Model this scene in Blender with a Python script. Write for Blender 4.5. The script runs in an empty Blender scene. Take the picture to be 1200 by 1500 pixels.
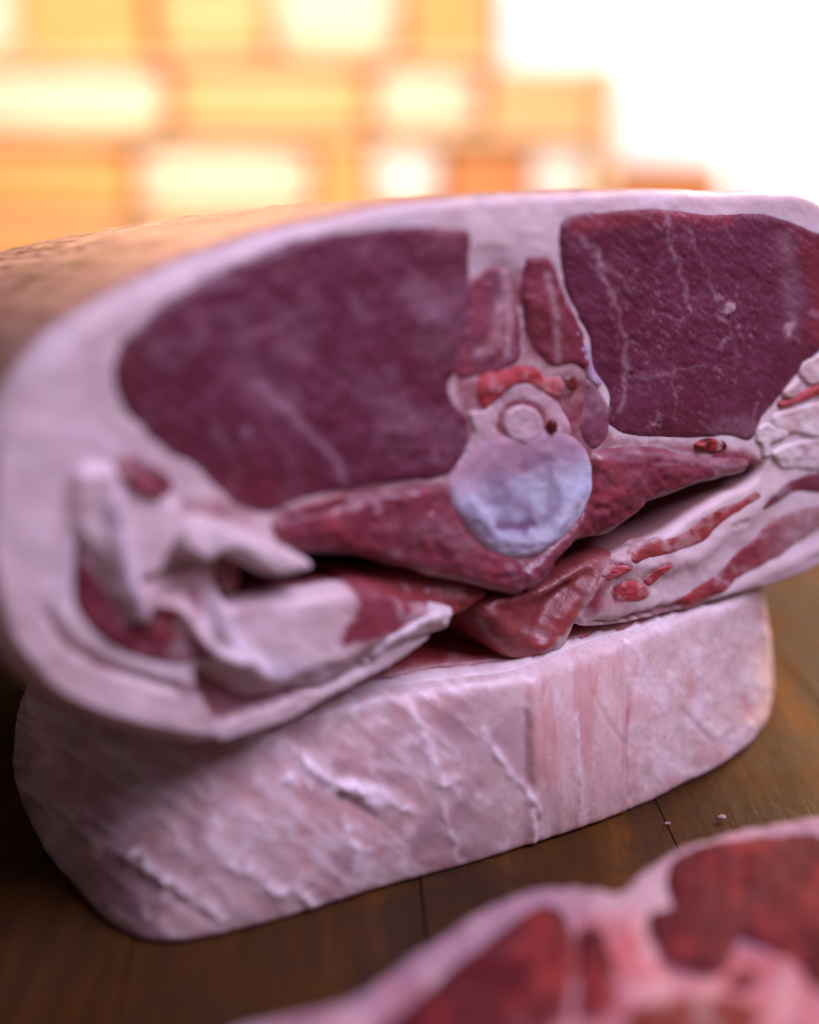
import bpy, math, random
import numpy as np
from mathutils import Vector
from mathutils.geometry import delaunay_2d_cdt
random.seed(7)
rng = np.random.default_rng(11)
S = bpy.context.scene
C = S.collection
R = math.radians

# ------------------------------------------------------------------ camera, light, exposure
CAM_H, PITCH, FPX = 0.20, R(16.0), 1500 * 50 / 36.0
cam_d = bpy.data.cameras.new('camera')
cam_d.lens = 50; cam_d.sensor_fit = 'VERTICAL'; cam_d.sensor_height = 36
cam_d.clip_start = 0.01; cam_d.clip_end = 60
cam_d.dof.use_dof = True
cam_d.dof.focus_distance = 0.406
cam_d.dof.aperture_fstop = 3.2
cam = bpy.data.objects.new('camera', cam_d); C.objects.link(cam)
cam.location = (0, 0, CAM_H); cam.rotation_euler = (R(90) - PITCH, 0, 0)
S.camera = cam

W = bpy.data.worlds.new('World'); S.world = W; W.use_nodes = True
W.node_tree.nodes['Background'].inputs[0].default_value = (0.55, 0.40, 0.50, 1)
W.node_tree.nodes['Background'].inputs[1].default_value = 0.17
S.view_settings.view_transform = 'Standard'
S.view_settings.look = 'None'
S.view_settings.exposure = 0.0
S.view_settings.gamma = 1.0
S.cycles.use_denoising = True
S.cycles.max_bounces = 8
S.cycles.sample_clamp_indirect = 6

def area(name, loc, target, size, energy, col, sy=None):
    l = bpy.data.lights.new(name, 'AREA'); l.energy = energy; l.color = col
    l.shape = 'RECTANGLE'; l.size = size; l.size_y = sy or size
    o = bpy.data.objects.new(name, l); C.objects.link(o); o.location = loc
    o.rotation_euler = (Vector(target) - Vector(loc)).to_track_quat('-Z', 'Y').to_euler()
    return o
area('cool_key_light', (0.60, 0.0, 0.98), (0.03, 0.37, 0.08), 0.62, 16.4, (0.80, 0.655, 0.99))  # unseen key lamp set to light the cut face, no door there
area('warm_rim_light', (-0.30, 1.45, 0.72), (-0.08, 0.45, 0.15), 0.35, 5.0, (1.0, 0.50, 0.26))  # added rim lamp, gives the joint its warm light from behind
area('window_daylight', (1.05, 1.75, 0.70), (0.25, 0.50, 0.0), 0.5, 50.0, (1.0, 0.66, 0.36))
area('shelf_fill_light', (-0.30, 1.35, 0.74), (-0.3, 2.7, 0.10), 0.9, 39.0, (1.0, 0.79, 0.66), 0.6)  # added lamp above the frame that brightens the shelf

# ------------------------------------------------------------------ geometry helpers
cp, sp = math.cos(PITCH), math.sin(PITCH)
FWD = np.array([0, cp, -sp]); UP = np.array([0, sp, cp]); RT = np.array([1.0, 0, 0])
EYE = np.array([0, 0, CAM_H])
def rays(px):
    px = np.asarray(px, float)
    u = (px[:, 0] - 600) / FPX; v = (750 - px[:, 1]) / FPX
    return FWD + u[:, None] * RT + v[:, None] * UP
def project(P):
    q = P - EYE
    d = q @ FWD
    return np.stack([600 + FPX * (q @ RT) / d, 750 - FPX * (q @ UP) / d], 1)
def on_z(px, z):
    d = rays(px); t = (z - CAM_H) / d[:, 2]
    return EYE + d * t[:, None]

class Plane:
    def __init__(s, o, ex, ey):
        s.o = np.array(o, float); s.ex = np.array(ex, float); s.ex /= np.linalg.norm(s.ex)
        s.ey = np.array(ey, float); s.ey /= np.linalg.norm(s.ey); s.n = np.cross(s.ex, s.ey)
    def st(s, px):
        d = rays(px); t = ((s.o - EYE) @ s.n) / (d @ s.n)
        q = EYE + d * t[:, None] - s.o
        return np.stack([q @ s.ex, q @ s.ey], 1)
    def world(s, st, h):
        return s.o + st[:, :1] * s.ex + st[:, 1:2] * s.ey + np.asarray(h)[:, None] * s.n

def spline(pts, step, closed=True):
    p = np.asarray(pts, float); n = len(p); out = []
    rngi = range(n if closed else n - 1)
    for i in rngi:
        if closed: a, b, c, d = p[(i-1) % n], p[i], p[(i+1) % n], p[(i+2) % n]
        else: a, b, c, d = p[max(i-1, 0)], p[i], p[i+1], p[min(i+2, n-1)]
        k = max(1, int(round(np.linalg.norm(c - b) / step)))
        for j in range(k):
            t = j / k
            out.append(0.5 * (2*b + (c-a)*t + (2*a-5*b+4*c-d)*t*t + (3*b-a-3*c+d)*t**3))
    if not closed: out.append(p[-1])
    return np.array(out)

def seg_dist(P, line, closed=False):
    line = np.asarray(line, float)
    A = line; B = np.roll(line, -1, 0)
    if not closed: A, B = A[:-1], B[:-1]
    best = np.full(len(P), 1e9)
    for a, b in zip(A, B):
        ab = b - a; L = ab @ ab + 1e-12
        t = np.clip(((P - a) @ ab) / L, 0, 1)
        d = np.hypot(P[:, 0] - a[0] - t * ab[0], P[:, 1] - a[1] - t * ab[1])
        np.minimum(best, d, out=best)
    return best
def inside(P, poly):
    poly = np.asarray(poly, float); x, y = P[:, 0], P[:, 1]
    r = np.zeros(len(P), bool)
    A = poly; B = np.roll(poly, -1, 0)
    for a, b in zip(A, B):
        if a[1] == b[1]: continue
        c = ((a[1] > y) != (b[1] > y)) & (x < (b[0]-a[0]) * (y-a[1]) / (b[1]-a[1]) + a[0])
        r ^= c
    return r
def sd(P, poly):
    d = seg_dist(P, poly, True); return np.where(inside(P, poly), d, -d)
def sstep(x, a=0.0, b=1.0):
    t = np.clip((x - a) / (b - a), 0, 1); return t*t*(3-2*t)

def _hash(i, j, k, seed):
    h = (i * 374761393 + j * 668265263 + k * 2147483647 + seed * 1274126177) & 0xFFFFFFFF
    h = ((h ^ (h >> 13)) * 1274126177) & 0xFFFFFFFF
    h = ((h ^ (h >> 16)) * 2246822519) & 0xFFFFFFFF
    return ((h ^ (h >> 15)) & 0xFFFFFF) / float(0xFFFFFF)
def vnoise(P, scale=1.0, seed=0):
    P = np.asarray(P, float) * scale
    if P.shape[1] == 2: P = np.concatenate([P, np.zeros((len(P), 1))], 1)
    f = np.floor(P).astype(np.int64); t = P - f; t = t*t*(3-2*t)
    r = 0
    for a in (0, 1):
        for b in (0, 1):
            for c in (0, 1):
                w = (t[:, 0] if a else 1-t[:, 0]) * (t[:, 1] if b else 1-t[:, 1]) * (t[:, 2] if c else 1-t[:, 2])
                r = r + w * _hash(f[:, 0]+a, f[:, 1]+b, f[:, 2]+c, seed)
    return r * 2 - 1
def fbm(P, scale=1.0, seed=0, oct=4, gain=0.5):
    r = 0; a = 1.0
    for o in range(oct):
        r = r + a * vnoise(P, scale * 2**o, seed + o * 17); a *= gain
    return r
def ridged(P, scale, seed=0, oct=3):
    r = 0; a = 1.0
    for o in range(oct):
        r = r + a * (1 - np.abs(vnoise(P, scale * 2**o, seed + 31*o))); a *= 0.5
    return r / 1.75
def warp(P, amp, scale, seed=3):
    return P + amp * np.stack([fbm(P, scale, seed, 3), fbm(P, scale, seed+50, 3)], 1)

def mesh_obj(name, verts, faces, mat, parent=None, masks=None, smooth=True):
    loc = np.array(parent.location) if parent is not None else np.zeros(3)
    m = bpy.data.meshes.new(name)
    m.from_pydata((np.asarray(verts) - loc).tolist(), [], [list(f) for f in faces])
    for k, a in (masks or {}).items():
        at = m.attributes.new(k, 'FLOAT', 'POINT'); at.data.foreach_set('value', np.ascontiguousarray(a, dtype=np.float32))
    if smooth: m.polygons.foreach_set('use_smooth', np.ones(len(m.polygons), bool))
    m.materials.append(mat); m.update()
    o = bpy.data.objects.new(name, m); C.objects.link(o)
    if parent is not None:
        o.parent = parent
    return o
def set_parent_part(o, part):          # sub-part: keeps its place
    o.parent = part
def thing(name, loc, label, cat, group=None):
    o = bpy.data.objects.new(name, None); o.empty_display_size = 0.02
    C.objects.link(o); o.location = loc; o['label'] = label; o['category'] = cat
    if group: o['group'] = group
    return o

WR = []
def tissue_part(name, parent, outline, mat, plane, off=0.0, r=0.002, depth=0.006, step=5.0, jitter=1.2,
                relief=None, masks=None, rings=2, back=None, cap=False, sub_of=None, redge=None, side=None, grow=0.0):
    """A piece of meat: traced outline on its own plane, rounded rim, bulging front, real depth behind."""
    out = spline(outline, step)
    nv = fbm(out, 0.035, abs(hash_name(name)) % 997, 3)
    dn = np.roll(out, -1, 0) - np.roll(out, 1, 0); dn /= np.linalg.norm(dn, axis=1)[:, None] + 1e-9
    flush = r <= 0.0017 and depth <= 0.012 and name not in ('fat_cover', 'fat_ribbon', 'red_vein', 'cut_face', 'cut_meat', 'spinal_cord', 'blood_vessel', 'neural_arch', 'small_side_muscle')
    if flush: grow = grow + min(4.0, 0.12 * min(np.ptp(out[:, 0]), np.ptp(out[:, 1]))) * (1.0 if plane is FACE else 1.5)
    ar = np.sum(out[:, 0]*np.roll(out[:, 1], -1) - np.roll(out[:, 0], -1)*out[:, 1])
    out = out + (jitter * nv + grow * (1 if ar > 0 else -1))[:, None] * np.stack([dn[:, 1], -dn[:, 0]], 1)
    x0, y0 = out.min(0); x1, y1 = out.max(0)
    gx, gy = np.meshgrid(np.arange(x0, x1, step), np.arange(y0, y1, step * 0.87))
    gx = gx + (np.arange(gx.shape[0]) % 2)[:, None] * step * 0.5
    G = np.stack([gx.ravel(), gy.ravel()], 1)
    d = sd(G, out); G = G[d > step * 0.55]
    n = len(out)
    allp = np.concatenate([out, G])
    res = delaunay_2d_cdt([Vector(p) for p in allp.tolist()], [(i, (i+1) % n) for i in range(n)], [], 1, 1e-4)
    P = np.array([[v.x, v.y] for v in res[0]]); F = [tuple(f) for f in res[2]]
    st = plane.st(P)
    so = plane.st(out)
    dm = seg_dist(st, so, True)                # metres from the rim
    rr = np.full(len(P), min(r, 0.45 * dm.max())) if redge is None else redge(P)
    q = np.clip(dm / rr, 0, 1)
    h = off - rr * (1 - np.sqrt(np.clip(1 - (1-q)**2, 0, 1)))
    if flush:                                  # cut flush: the piece sinks gently under its neighbour, no moulded rim
        q = np.clip(dm / min(0.0024, 0.5 * dm.max()), 0, 1)
        h = min(off, 0.0009 if name == 'vertebra' else 0.0003) - 0.0006 * (1 - sstep(q)) - 0.0004 * (1 - sstep(q * 2.2))
    if relief is not None: h = h + relief(P, dm) * sstep(q)
    if plane is FACE and name != 'fat_cover': h = h + body_relief(P, dm)
    A = 0.5 * sum((st[f[1], 0]-st[f[0], 0])*(st[f[2], 1]-st[f[0], 1])-(st[f[2], 0]-st[f[0], 0])*(st[f[1], 1]-st[f[0], 1]) for f in F[:50])
    if A < 0: F = [f[::-1] for f in F]
    V = plane.world(st, h)
    if masks: MK = masks(P, dm)
    else: MK = {}
    # rim loop follows the outline order
    origin = {}
    for i, src in enumerate(res[3]):
        for s_ in src: origin[s_] = i
    loop = []
    for i in range(n):
        k = origin.get(i)
        if k is not None and (not loop or loop[-1] != k): loop.append(k)
    m = len(loop); hb = h[loop]; sb = st[loop]
    signed = np.sum(sb[:, 0]*np.roll(sb[:, 1], -1) - np.roll(sb[:, 0], -1)*sb[:, 1])
    verts = [V]; prev = np.array(loop); base = len(V)
    extra_u = []
    for k in range(1, rings + 1):
        u = (k / rings)
        hh = hb + (-depth + off - hb) * u if back is None else hb - depth * u ** 1.0
        s2 = back(sb, u) if back else sb
        W3 = plane.world(s2, hh)
        if side is not None: W3 = W3 + side(W3, u, sb)
        verts.append(W3); cur = np.arange(base, base + m); base += m
        for i in range(m):
            j = (i+1) % m
            f = (prev[i], prev[j], cur[j], cur[i])
            F.append(tuple(int(x) for x in (f[::-1] if signed > 0 else f)))
        prev = cur; extra_u.append(np.full(m, u))
    V = np.concatenate(verts)
    if cap:
        f = [int(x) for x in prev]; F.append(tuple(f if signed < 0 else f[::-1]))
    full = {}
    for key, a in MK.items():
        full[key] = np.concatenate([a] + [a[loop] for _ in range(rings)])
    full['back'] = np.concatenate([np.zeros(len(P))] + extra_u)
    if WR: full['wrinkle'] = np.concatenate([np.zeros(len(P))] + WR); WR.clear()
    if 'cav' in MK: full['cav'] = np.concatenate([np.zeros(len(P))] + [MK['cav'][loop] for _ in range(rings)])
    o = mesh_obj(name, V, F, mat, parent, full)
    if sub_of is not None: o.parent = sub_of
    return o
def hash_name(s):
    h = 0
    for c in s: h = (h * 131 + ord(c)) & 0xFFFFFF
    return h

def line_m(P, pts, w, seed=0, rough=0.0, step=12):
    d = seg_dist(P, spline(pts, step, False))
    if rough: d = d * (1 + rough * fbm(P, 0.06, seed, 3)) 
    return np.exp(-(d / w) ** 2)
def poly_m(P, pts, soft=5):
    return sstep(sd(P, spline(pts, 8)), -soft, soft)

# ------------------------------------------------------------------ materials
class NT:
    def __init__(s, name):
        s.m = bpy.data.materials.new(name); s.m.use_nodes = True
        s.t = s.m.node_tree; s.b = s.t.nodes['Principled BSDF']
        s.tc = s.t.nodes.new('ShaderNodeTexCoord')
    def n(s, typ, **kw):
        x = s.t.nodes.new(typ)
        for k, v in kw.items(): setattr(x, k, v)
        return x
    def l(s, a, b): s.t.links.new(a, b)
    def val(s, v, sock):
        if isinstance(v, (int, float)): sock.default_value = v
        else: s.l(v, sock)
    def noise(s, scale, detail=4, rough=0.55, stretch=None, dist=0.0, vec=None):
        x = s.n('ShaderNodeTexNoise'); x.inputs['Scale'].default_value = scale
        x.inputs['Detail'].default_value = detail; x.inputs['Roughness'].default_value = rough
        x.inputs['Distortion'].default_value = dist
        src = vec or s.tc.outputs['Object']
        if stretch:
            mp = s.n('ShaderNodeMapping'); mp.inputs['Rotation'].default_value = stretch[1]
            mp.inputs['Scale'].default_value = stretch[0]; s.l(src, mp.inputs[0]); src = mp.outputs[0]
        s.l(src, x.inputs['Vector']); return x.outputs['Fac']
    def ramp(s, fac, stops):
        x = s.n('ShaderNodeValToRGB'); e = x.color_ramp.elements
        while len(e) < len(stops): e.new(0.5)
        for k, (p, c) in zip(e, stops): k.position = p; k.color = (*c, 1) if len(c) == 3 else c
        s.l(fac, x.inputs[0]); return x.outputs[0]
    def rng(s, fac, a, b, c, d):
        x = s.n('ShaderNodeMapRange'); s.l(fac, x.inputs[0])
        for i, v in enumerate((a, b, c, d)): x.inputs[i+1].default_value = v
        return x.outputs[0]
    def mix(s, fac, a, b, mode='MIX'):
        x = s.n('ShaderNodeMix', data_type='RGBA', blend_type=mode)
        s.val(fac, x.inputs[0])
        for v, k in ((a, 6), (b, 7)):
            if isinstance(v, tuple): x.inputs[k].default_value = (*v, 1)
            else: s.l(v, x.inputs[k])
        return x.outputs[2]
    def math(s, op, a, b=0.0):
        x = s.n('ShaderNodeMath', operation=op); s.val(a, x.inputs[0]); s.val(b, x.inputs[1]); return x.outputs[0]
    def attr(s, name):
        x = s.n('ShaderNodeAttribute', attribute_name=name); return x.outputs['Fac']
    def bump(s, h, strength, dist, prev=None):
        x = s.n('ShaderNodeBump'); x.inputs['Strength'].default_value = strength; x.inputs['Distance'].default_value = dist
        s.l(h, x.inputs['Height'])
        if prev is not None: s.l(prev, x.inputs['Normal'])
        return x.outputs[0]

FAT = (0.74, 0.60, 0.60); RED = (0.50, 0.060, 0.055); DARK = (0.13, 0.016, 0.025)
def tissue(name, base, base2, fat=FAT, red=RED, dark=DARK, rough=0.42, sss=0.12, nscale=180, fibre=None, bumpd=0.0004, spec=0.5, coat=0.0, fine=0.35):
    k = NT(name)
    n1 = k.noise(nscale, 6, 0.6)
    c = k.mix(k.rng(n1, 0.35, 0.68, 0, 1), base, base2)
    n2 = k.noise(nscale * 6, 5, 0.65)
    c = k.mix(fine, c, k.ramp(n2, [(0.3, tuple(x*0.72 for x in base)), (0.7, tuple(min(1, x*1.25) for x in base2))]))
    def edge(a):      # broken, fibrous rim where two tissues meet
        v = k.attr(a); w = k.math('MULTIPLY', v, k.math('SUBTRACT', 1.25, v))
        x = k.math('ADD', v, k.math('MULTIPLY', w, k.math('MULTIPLY', k.math('SUBTRACT', n2, 0.5), 1.6)))
        return k.rng(x, 0.0, 1.0, 0, 1)
    c = k.mix(edge('red'), c, red)
    c = k.mix(edge('fat'), c, fat)
    c = k.mix(edge('dark'), c, dark)
    k.l(c, k.b.inputs['Base Color'])
    rn = k.noise(nscale * 3, 4)
    k.l(k.rng(rn, 0.3, 0.7, rough - 0.10, rough + 0.14), k.b.inputs['Roughness'])
    k.b.inputs['Subsurface Weight'].default_value = sss
    k.b.inputs['Subsurface Radius'].default_value = (1.0, 0.35, 0.25)
    k.b.inputs['Subsurface Scale'].default_value = 0.0025
    k.b.inputs['Specular IOR Level'].default_value = spec
    k.b.inputs['Coat Weight'].default_value = coat; k.b.inputs['Coat Roughness'].default_value = 0.2
    bn = k.bump(k.noise(nscale * 4, 6, 0.6), 0.6, bumpd)
    if fibre:
        f = k.noise(fibre[0], 3, 0.55, stretch=(fibre[1], fibre[2]), dist=0.6)
        bn = k.bump(f, fibre[3], fibre[4], bn)
    k.l(bn, k.b.inputs['Normal'])
    return k.m

YAW = R(37.5)
fib = ((1.0, 1.0, 0.30), (0, R(38), -YAW))
M_FAT = tissue('fat', (0.78, 0.66, 0.65), (0.84, 0.75, 0.74), rough=0.46, sss=0.2, nscale=90)
M_LOIN = tissue('loin_meat', (0.135, 0.021, 0.050), (0.19, 0.046, 0.086), fat=(0.50, 0.32, 0.36), rough=0.31, nscale=130, fibre=(2200, *fib, 0.6, 0.0006), bumpd=0.0004)
M_LOIN_SOFT = tissue('smooth_loin_meat', (0.125, 0.016, 0.042), (0.18, 0.038, 0.076), fat=(0.46, 0.28, 0.34), rough=0.45, nscale=110, fibre=(700, *fib, 0.3, 0.0006))
M_PSOAS = tissue('tender_meat', (0.205, 0.034, 0.056), (0.25, 0.052, 0.078), fat=(0.55, 0.35, 0.38), rough=0.36, nscale=90, bumpd=0.00015, fine=0.18)
M_STRIP = tissue('pale_strip_meat', (0.19, 0.046, 0.080), (0.27, 0.092, 0.14), rough=0.42, nscale=160)
M_STRIPD = tissue('dark_strip_meat', (0.16, 0.026, 0.046), (0.23, 0.060, 0.090), rough=0.42, nscale=160)
M_FLANK = tissue('flank_meat', (0.25, 0.035, 0.05), (0.34, 0.08, 0.09), rough=0.38, nscale=160, fibre=(1100, *fib, 0.4, 0.0006))
M_WINE = tissue('wine_meat', (0.16, 0.020, 0.036), (0.23, 0.045, 0.065), rough=0.4, nscale=140)
M_DIAPH = tissue('wet_red_meat', (0.20, 0.030, 0.030), (0.29, 0.065, 0.062), rough=0.36, nscale=120)
M_BONE = tissue('cartilage', (0.53, 0.58, 0.72), (0.67, 0.72, 0.84), fat=(0.54, 0.34, 0.41), red=(0.36, 0.20, 0.26), dark=(0.24, 0.15, 0.26), rough=0.20, sss=0.3, nscale=40, bumpd=0.00006)
M_ARCH = tissue('arch_bone', (0.56, 0.38, 0.43), (0.64, 0.48, 0.50), rough=0.4, sss=0.2, nscale=120, bumpd=0.0002)
M_CORD = tissue('spinal_cord', (0.78, 0.67, 0.65), (0.84, 0.76, 0.74), rough=0.4, sss=0.2, nscale=160)
M_MARROW = tissue('marrow', (0.50, 0.035, 0.045), (0.56, 0.09, 0.10), rough=0.35, nscale=420, bumpd=0.0012)
M_BLOOD = tissue('clotted_blood', (0.10, 0.010, 0.008), (0.16, 0.02, 0.012), rough=0.25, nscale=300)
M_SLAB = tissue('back_fat', (0.66, 0.455, 0.42), (0.77, 0.63, 0.60), red=(0.60, 0.27, 0.25), fat=(0.88, 0.80, 0.83), dark=(0.42, 0.26, 0.28), rough=0.34, sss=0.45, nscale=90, bumpd=0.0003)
M_CUT = tissue('raw_cut_meat', (0.26, 0.03, 0.035), (0.36, 0.07, 0.07), rough=0.35, nscale=140)
M_CHOP = tissue('red_chop_meat', (0.078, 0.0065, 0.013), (0.105, 0.013, 0.020), fat=(0.62, 0.36, 0.38), rough=0.75, nscale=120, spec=0.08)
M_CHOPFAT = tissue('pink_fat', (0.34, 0.20, 0.27), (0.385, 0.25, 0.31), rough=0.7, sss=0.2, nscale=80, spec=0.1)
M_CHOPBONE = tissue('bloody_bone', (0.15, 0.018, 0.014), (0.19, 0.04, 0.034), rough=0.75, nscale=180, spec=0.08)

def skin_mat():
    k = NT('skin_on_fat')
    n1 = k.noise(70, 6, 0.6); n2 = k.noise(600, 5, 0.65)
    c = k.mix(k.rng(n1, 0.35, 0.68, 0, 1), (0.77, 0.61, 0.59), (0.85, 0.73, 0.70))
    c = k.mix(k.math('MULTIPLY', n2, 0.35), c, (0.60, 0.42, 0.44))
    def edge(a):
        v = k.attr(a); w = k.math('MULTIPLY', v, k.math('SUBTRACT', 1.25, v))
        return k.rng(k.math('ADD', v, k.math('MULTIPLY', w, k.math('MULTIPLY', k.math('SUBTRACT', n2, 0.5), 1.4))), 0.0, 1.0, 0, 1)
    c = k.mix(edge('red'), c, (0.28, 0.046, 0.072)); c = k.mix(edge('fat'), c, (0.80, 0.72, 0.78)); c = k.mix(edge('dark'), c, (0.17, 0.02, 0.03))
    # thin dry outer skin, only on the outside of the joint
    wr = k.noise(160, 5, 0.7, stretch=((1.0, 1.0, 1.0), (0, 0, 0)), dist=1.0)
    sk = k.ramp(wr, [(0.30, (0.26, 0.13, 0.09)), (0.50, (0.50, 0.29, 0.215)), (0.75, (0.58, 0.36, 0.28))])
    sk = k.mix(k.math('MULTIPLY', k.attr('wrinkle'), 0.95), sk, (0.20, 0.085, 0.055))
    c = k.mix(k.rng(k.attr('skin'), 0.3, 0.9, 0, 1), c, sk)
    c = k.mix(k.attr('cav'), c, (0.22, 0.032, 0.036))  # cavity walls in dark meat red, recess shade partly painted in
    k.l(c, k.b.inputs['Base Color'])
    k.l(k.rng(n1, 0.3, 0.7, 0.36, 0.55), k.b.inputs['Roughness'])
    k.b.inputs['Subsurface Weight'].default_value = 0.4
    k.b.inputs['Subsurface Radius'].default_value = (1.0, 0.4, 0.3); k.b.inputs['Subsurface Scale'].default_value = 0.003
    bn = k.bump(n2, 0.5, 0.0005); k.l(bn, k.b.inputs['Normal'])
    return k.m
M_BODY = skin_mat()

def wood_mat():
    k = NT('oiled_block_wood')
    info = k.n('ShaderNodeObjectInfo').outputs['Random']
    off = k.n('ShaderNodeVectorMath', operation='ADD'); k.l(k.tc.outputs['Object'], off.inputs[0])
    cmb = k.n('ShaderNodeCombineXYZ'); k.l(k.math('MULTIPLY', info, 9.0), cmb.inputs[1]); k.l(cmb.outputs[0], off.inputs[1])
    v = off.outputs[0]
    g = k.noise(26, 8, 0.65, stretch=((1, 0.10, 1), (0, 0, 0)), dist=1.2, vec=v)
    fine = k.noise(240, 5, 0.7, stretch=((1, 0.06, 1), (0, 0, 0)), vec=v)
    blot = k.noise(22, 7, 0.65, dist=0.8)
    c = k.ramp(g, [(0.30, (0.034, 0.013, 0.0035)), (0.52, (0.085, 0.034, 0.0065)), (0.72, (0.17, 0.066, 0.011))])
    c = k.mix(k.rng(fine, 0.42, 0.70, 0, 0.5), c, (0.030, 0.015, 0.008))
    c = k.mix(k.rng(blot, 0.44, 0.62, 0, 0.8), c, (0.034, 0.02, 0.013))
    c = k.mix(k.rng(info, 0, 1, 0.0, 0.35), c, (0.06, 0.033, 0.018))
    k.l(c, k.b.inputs['Base Color'])
    k.l(k.rng(blot, 0.35, 0.65, 0.66, 0.42), k.b.inputs['Roughness']); k.b.inputs['Specular IOR Level'].default_value = 0.05
    k.l(k.bump(fine, 0.5, 0.0006, k.bump(k.noise(90, 4, vec=v), 0.4, 0.001)), k.b.inputs['Normal'])
    return k.m
M_WOOD = wood_mat()
def plain(name, col, rough=0.6, var=0.15, scale=8, bump=0.0):
    k = NT(name); n = k.noise(scale, 4)
    c = k.ramp(n, [(0.3, tuple(x*(1-var) for x in col)), (0.7, tuple(min(1, x*(1+var)) for x in col))])
    k.l(c, k.b.inputs['Base Color']); k.b.inputs['Roughness'].default_value = rough
    if bump: k.l(k.bump(n, 0.4, bump), k.b.inputs['Normal'])
    return k.m

# ------------------------------------------------------------------ the saddle joint on top
FACE = Plane((-0.0480, 0.3050, 0.051), (math.cos(YAW), math.sin(YAW), 0), (0, 0, 1))
saddle = thing('saddle_joint', (0.03, 0.42, 0.051), 'large raw saddle joint with cut face forward, resting on the pale fat slab', 'meat joint')

OUTER = [(560,300),(430,328),(345,352),(250,390),(160,435),(90,480),(40,532),(5,590),(-20,650),(-32,740),(-30,830),(-15,910),(15,970),(60,1020),
         (120,1058),(200,1083),(260,1095),(300,1099)]
LOW = [(330,1090),(370,1076),(430,1056),(490,1022),(560,986),(610,955),(636,930),(600,938),(560,956),(520,982),(478,1006),
       (520,978),(570,948),(612,932),(650,918),(660,891),(628,886),(590,878),(560,862),(530,850),(500,855),(420,867),(360,873),(330,880),(322,866),(318,840),
       (330,815),(380,800),(430,803),(470,804),(520,807),(570,819),(620,834),(680,848),(730,860),(762,864),(792,850),(806,834),(813,820),
       (840,790),(858,781),(886,778),(910,762),(935,745),(950,730),(990,715),(1020,705),(1060,693),(1085,685),(1115,680),
       (1105,706),(1060,728),(1020,752),(975,782),(935,800),(905,815),(882,842),(862,868),(850,890),(845,905),(862,918),(930,912),(1000,894),(1080,872),(1140,857),(1200,832),(1290,790)]
RIGHT = [(1345,700),(1345,560),(1310,420),(1262,340),(1200,292),(1150,279),(1060,281),(1000,277),(900,278),(800,280),(700,285),(620,293)]
OUT_ALL = OUTER + LOW + RIGHT
OUTER_ONLY = spline(RIGHT + OUTER, 10, False)

LR_EYE = [(165,545),(175,505),(205,472),(250,436),(310,400),(370,374),(430,350),(500,337),(570,330),(640,330),(684,338),(688,380),(691,420),(692,470),(680,500),(672,540),(656,560),(665,590),(685,612),(687,640),(675,672),(655,697),(600,705),(540,714),(500,720),(430,736),(390,752),(350,742),(320,716),(285,686),(240,660),(200,625),(175,590)]
RR_EYE = [(822,325),(850,312),(900,307),(970,305),(1020,311),(1080,312),(1130,315),(1180,333),(1235,362),(1262,420),(1232,480),(1190,520),(1165,545),(1140,580),(1115,610),(1098,645),(1060,640),(1000,641),(940,640),(905,634),(884,615),(893,590),(885,565),(868,545),(866,500),(850,470),(835,440),(825,410),(818,370)]

def body_relief(P, dm):
    Q = warp(P, 3, 0.03)
    h = 0.0005 * fbm(P, 0.015, 5) + 0.00010 * fbm(P, 0.10, 9)
    # folded fat of the left flank
    h += 0.0025 * poly_m(Q, [(110,700),(170,690),(260,750),(230,830),(215,890),(195,905),(165,870),(140,815),(115,780)], 12)
    h += 0.0025 * line_m(Q, [(160,730),(170,800),(190,870),(200,900)], 16)
    h += 0.0030 * line_m(Q, [(230,880),(262,892),(285,925),(300,950),(330,960)], 13)
    h += 0.0035 * poly_m(Q, [(320,880),(420,870),(560,860),(640,892),(560,935),(450,985),(360,1000),(300,950)], 16)
    h += 0.0020 * line_m(Q, [(320,880),(315,910),(330,940),(370,980)], 14)
    h -= 0.0035 * line_m(Q, [(200,850),(240,842),(270,830),(310,822)], 6)
    h -= 0.0025 * poly_m(Q, [(290,985),(330,1002),(365,1018),(430,1008),(430,1022),(350,1052),(325,1058),(300,1030)], 6)
    h -= 0.0020 * line_m(Q, [(440,1012),(480,1000),(540,965)], 4)
    h -= 0.0016 * line_m(Q, [(72,900),(90,930),(125,962),(180,985),(260,1008)], 6)
    # layers of the right flap
    h -= 0.0022 * line_m(Q, [(1005,886),(950,900),(900,910),(865,916)], 5)
    h -= 0.0010 * line_m(Q, [(1070,772),(1090,764)], 3)
    h += 0.0016 * line_m(Q, [(915,830),(960,830),(1010,820),(1050,790),(1090,755),(1130,720)], 16)
    h += 0.0012 * line_m(Q, [(1060,868),(1120,840),(1180,812),(1240,780)], 12)
    h += 0.0004 * fbm(P, 0.05, 77) * poly_m(P, [(860,800),(960,800),(960,900),(860,910)], 20)
    # crest between the loins
    h -= 0.0012 * poly_m(Q, [(690,380),(760,400),(765,520),(680,550)], 20)
    return h
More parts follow.
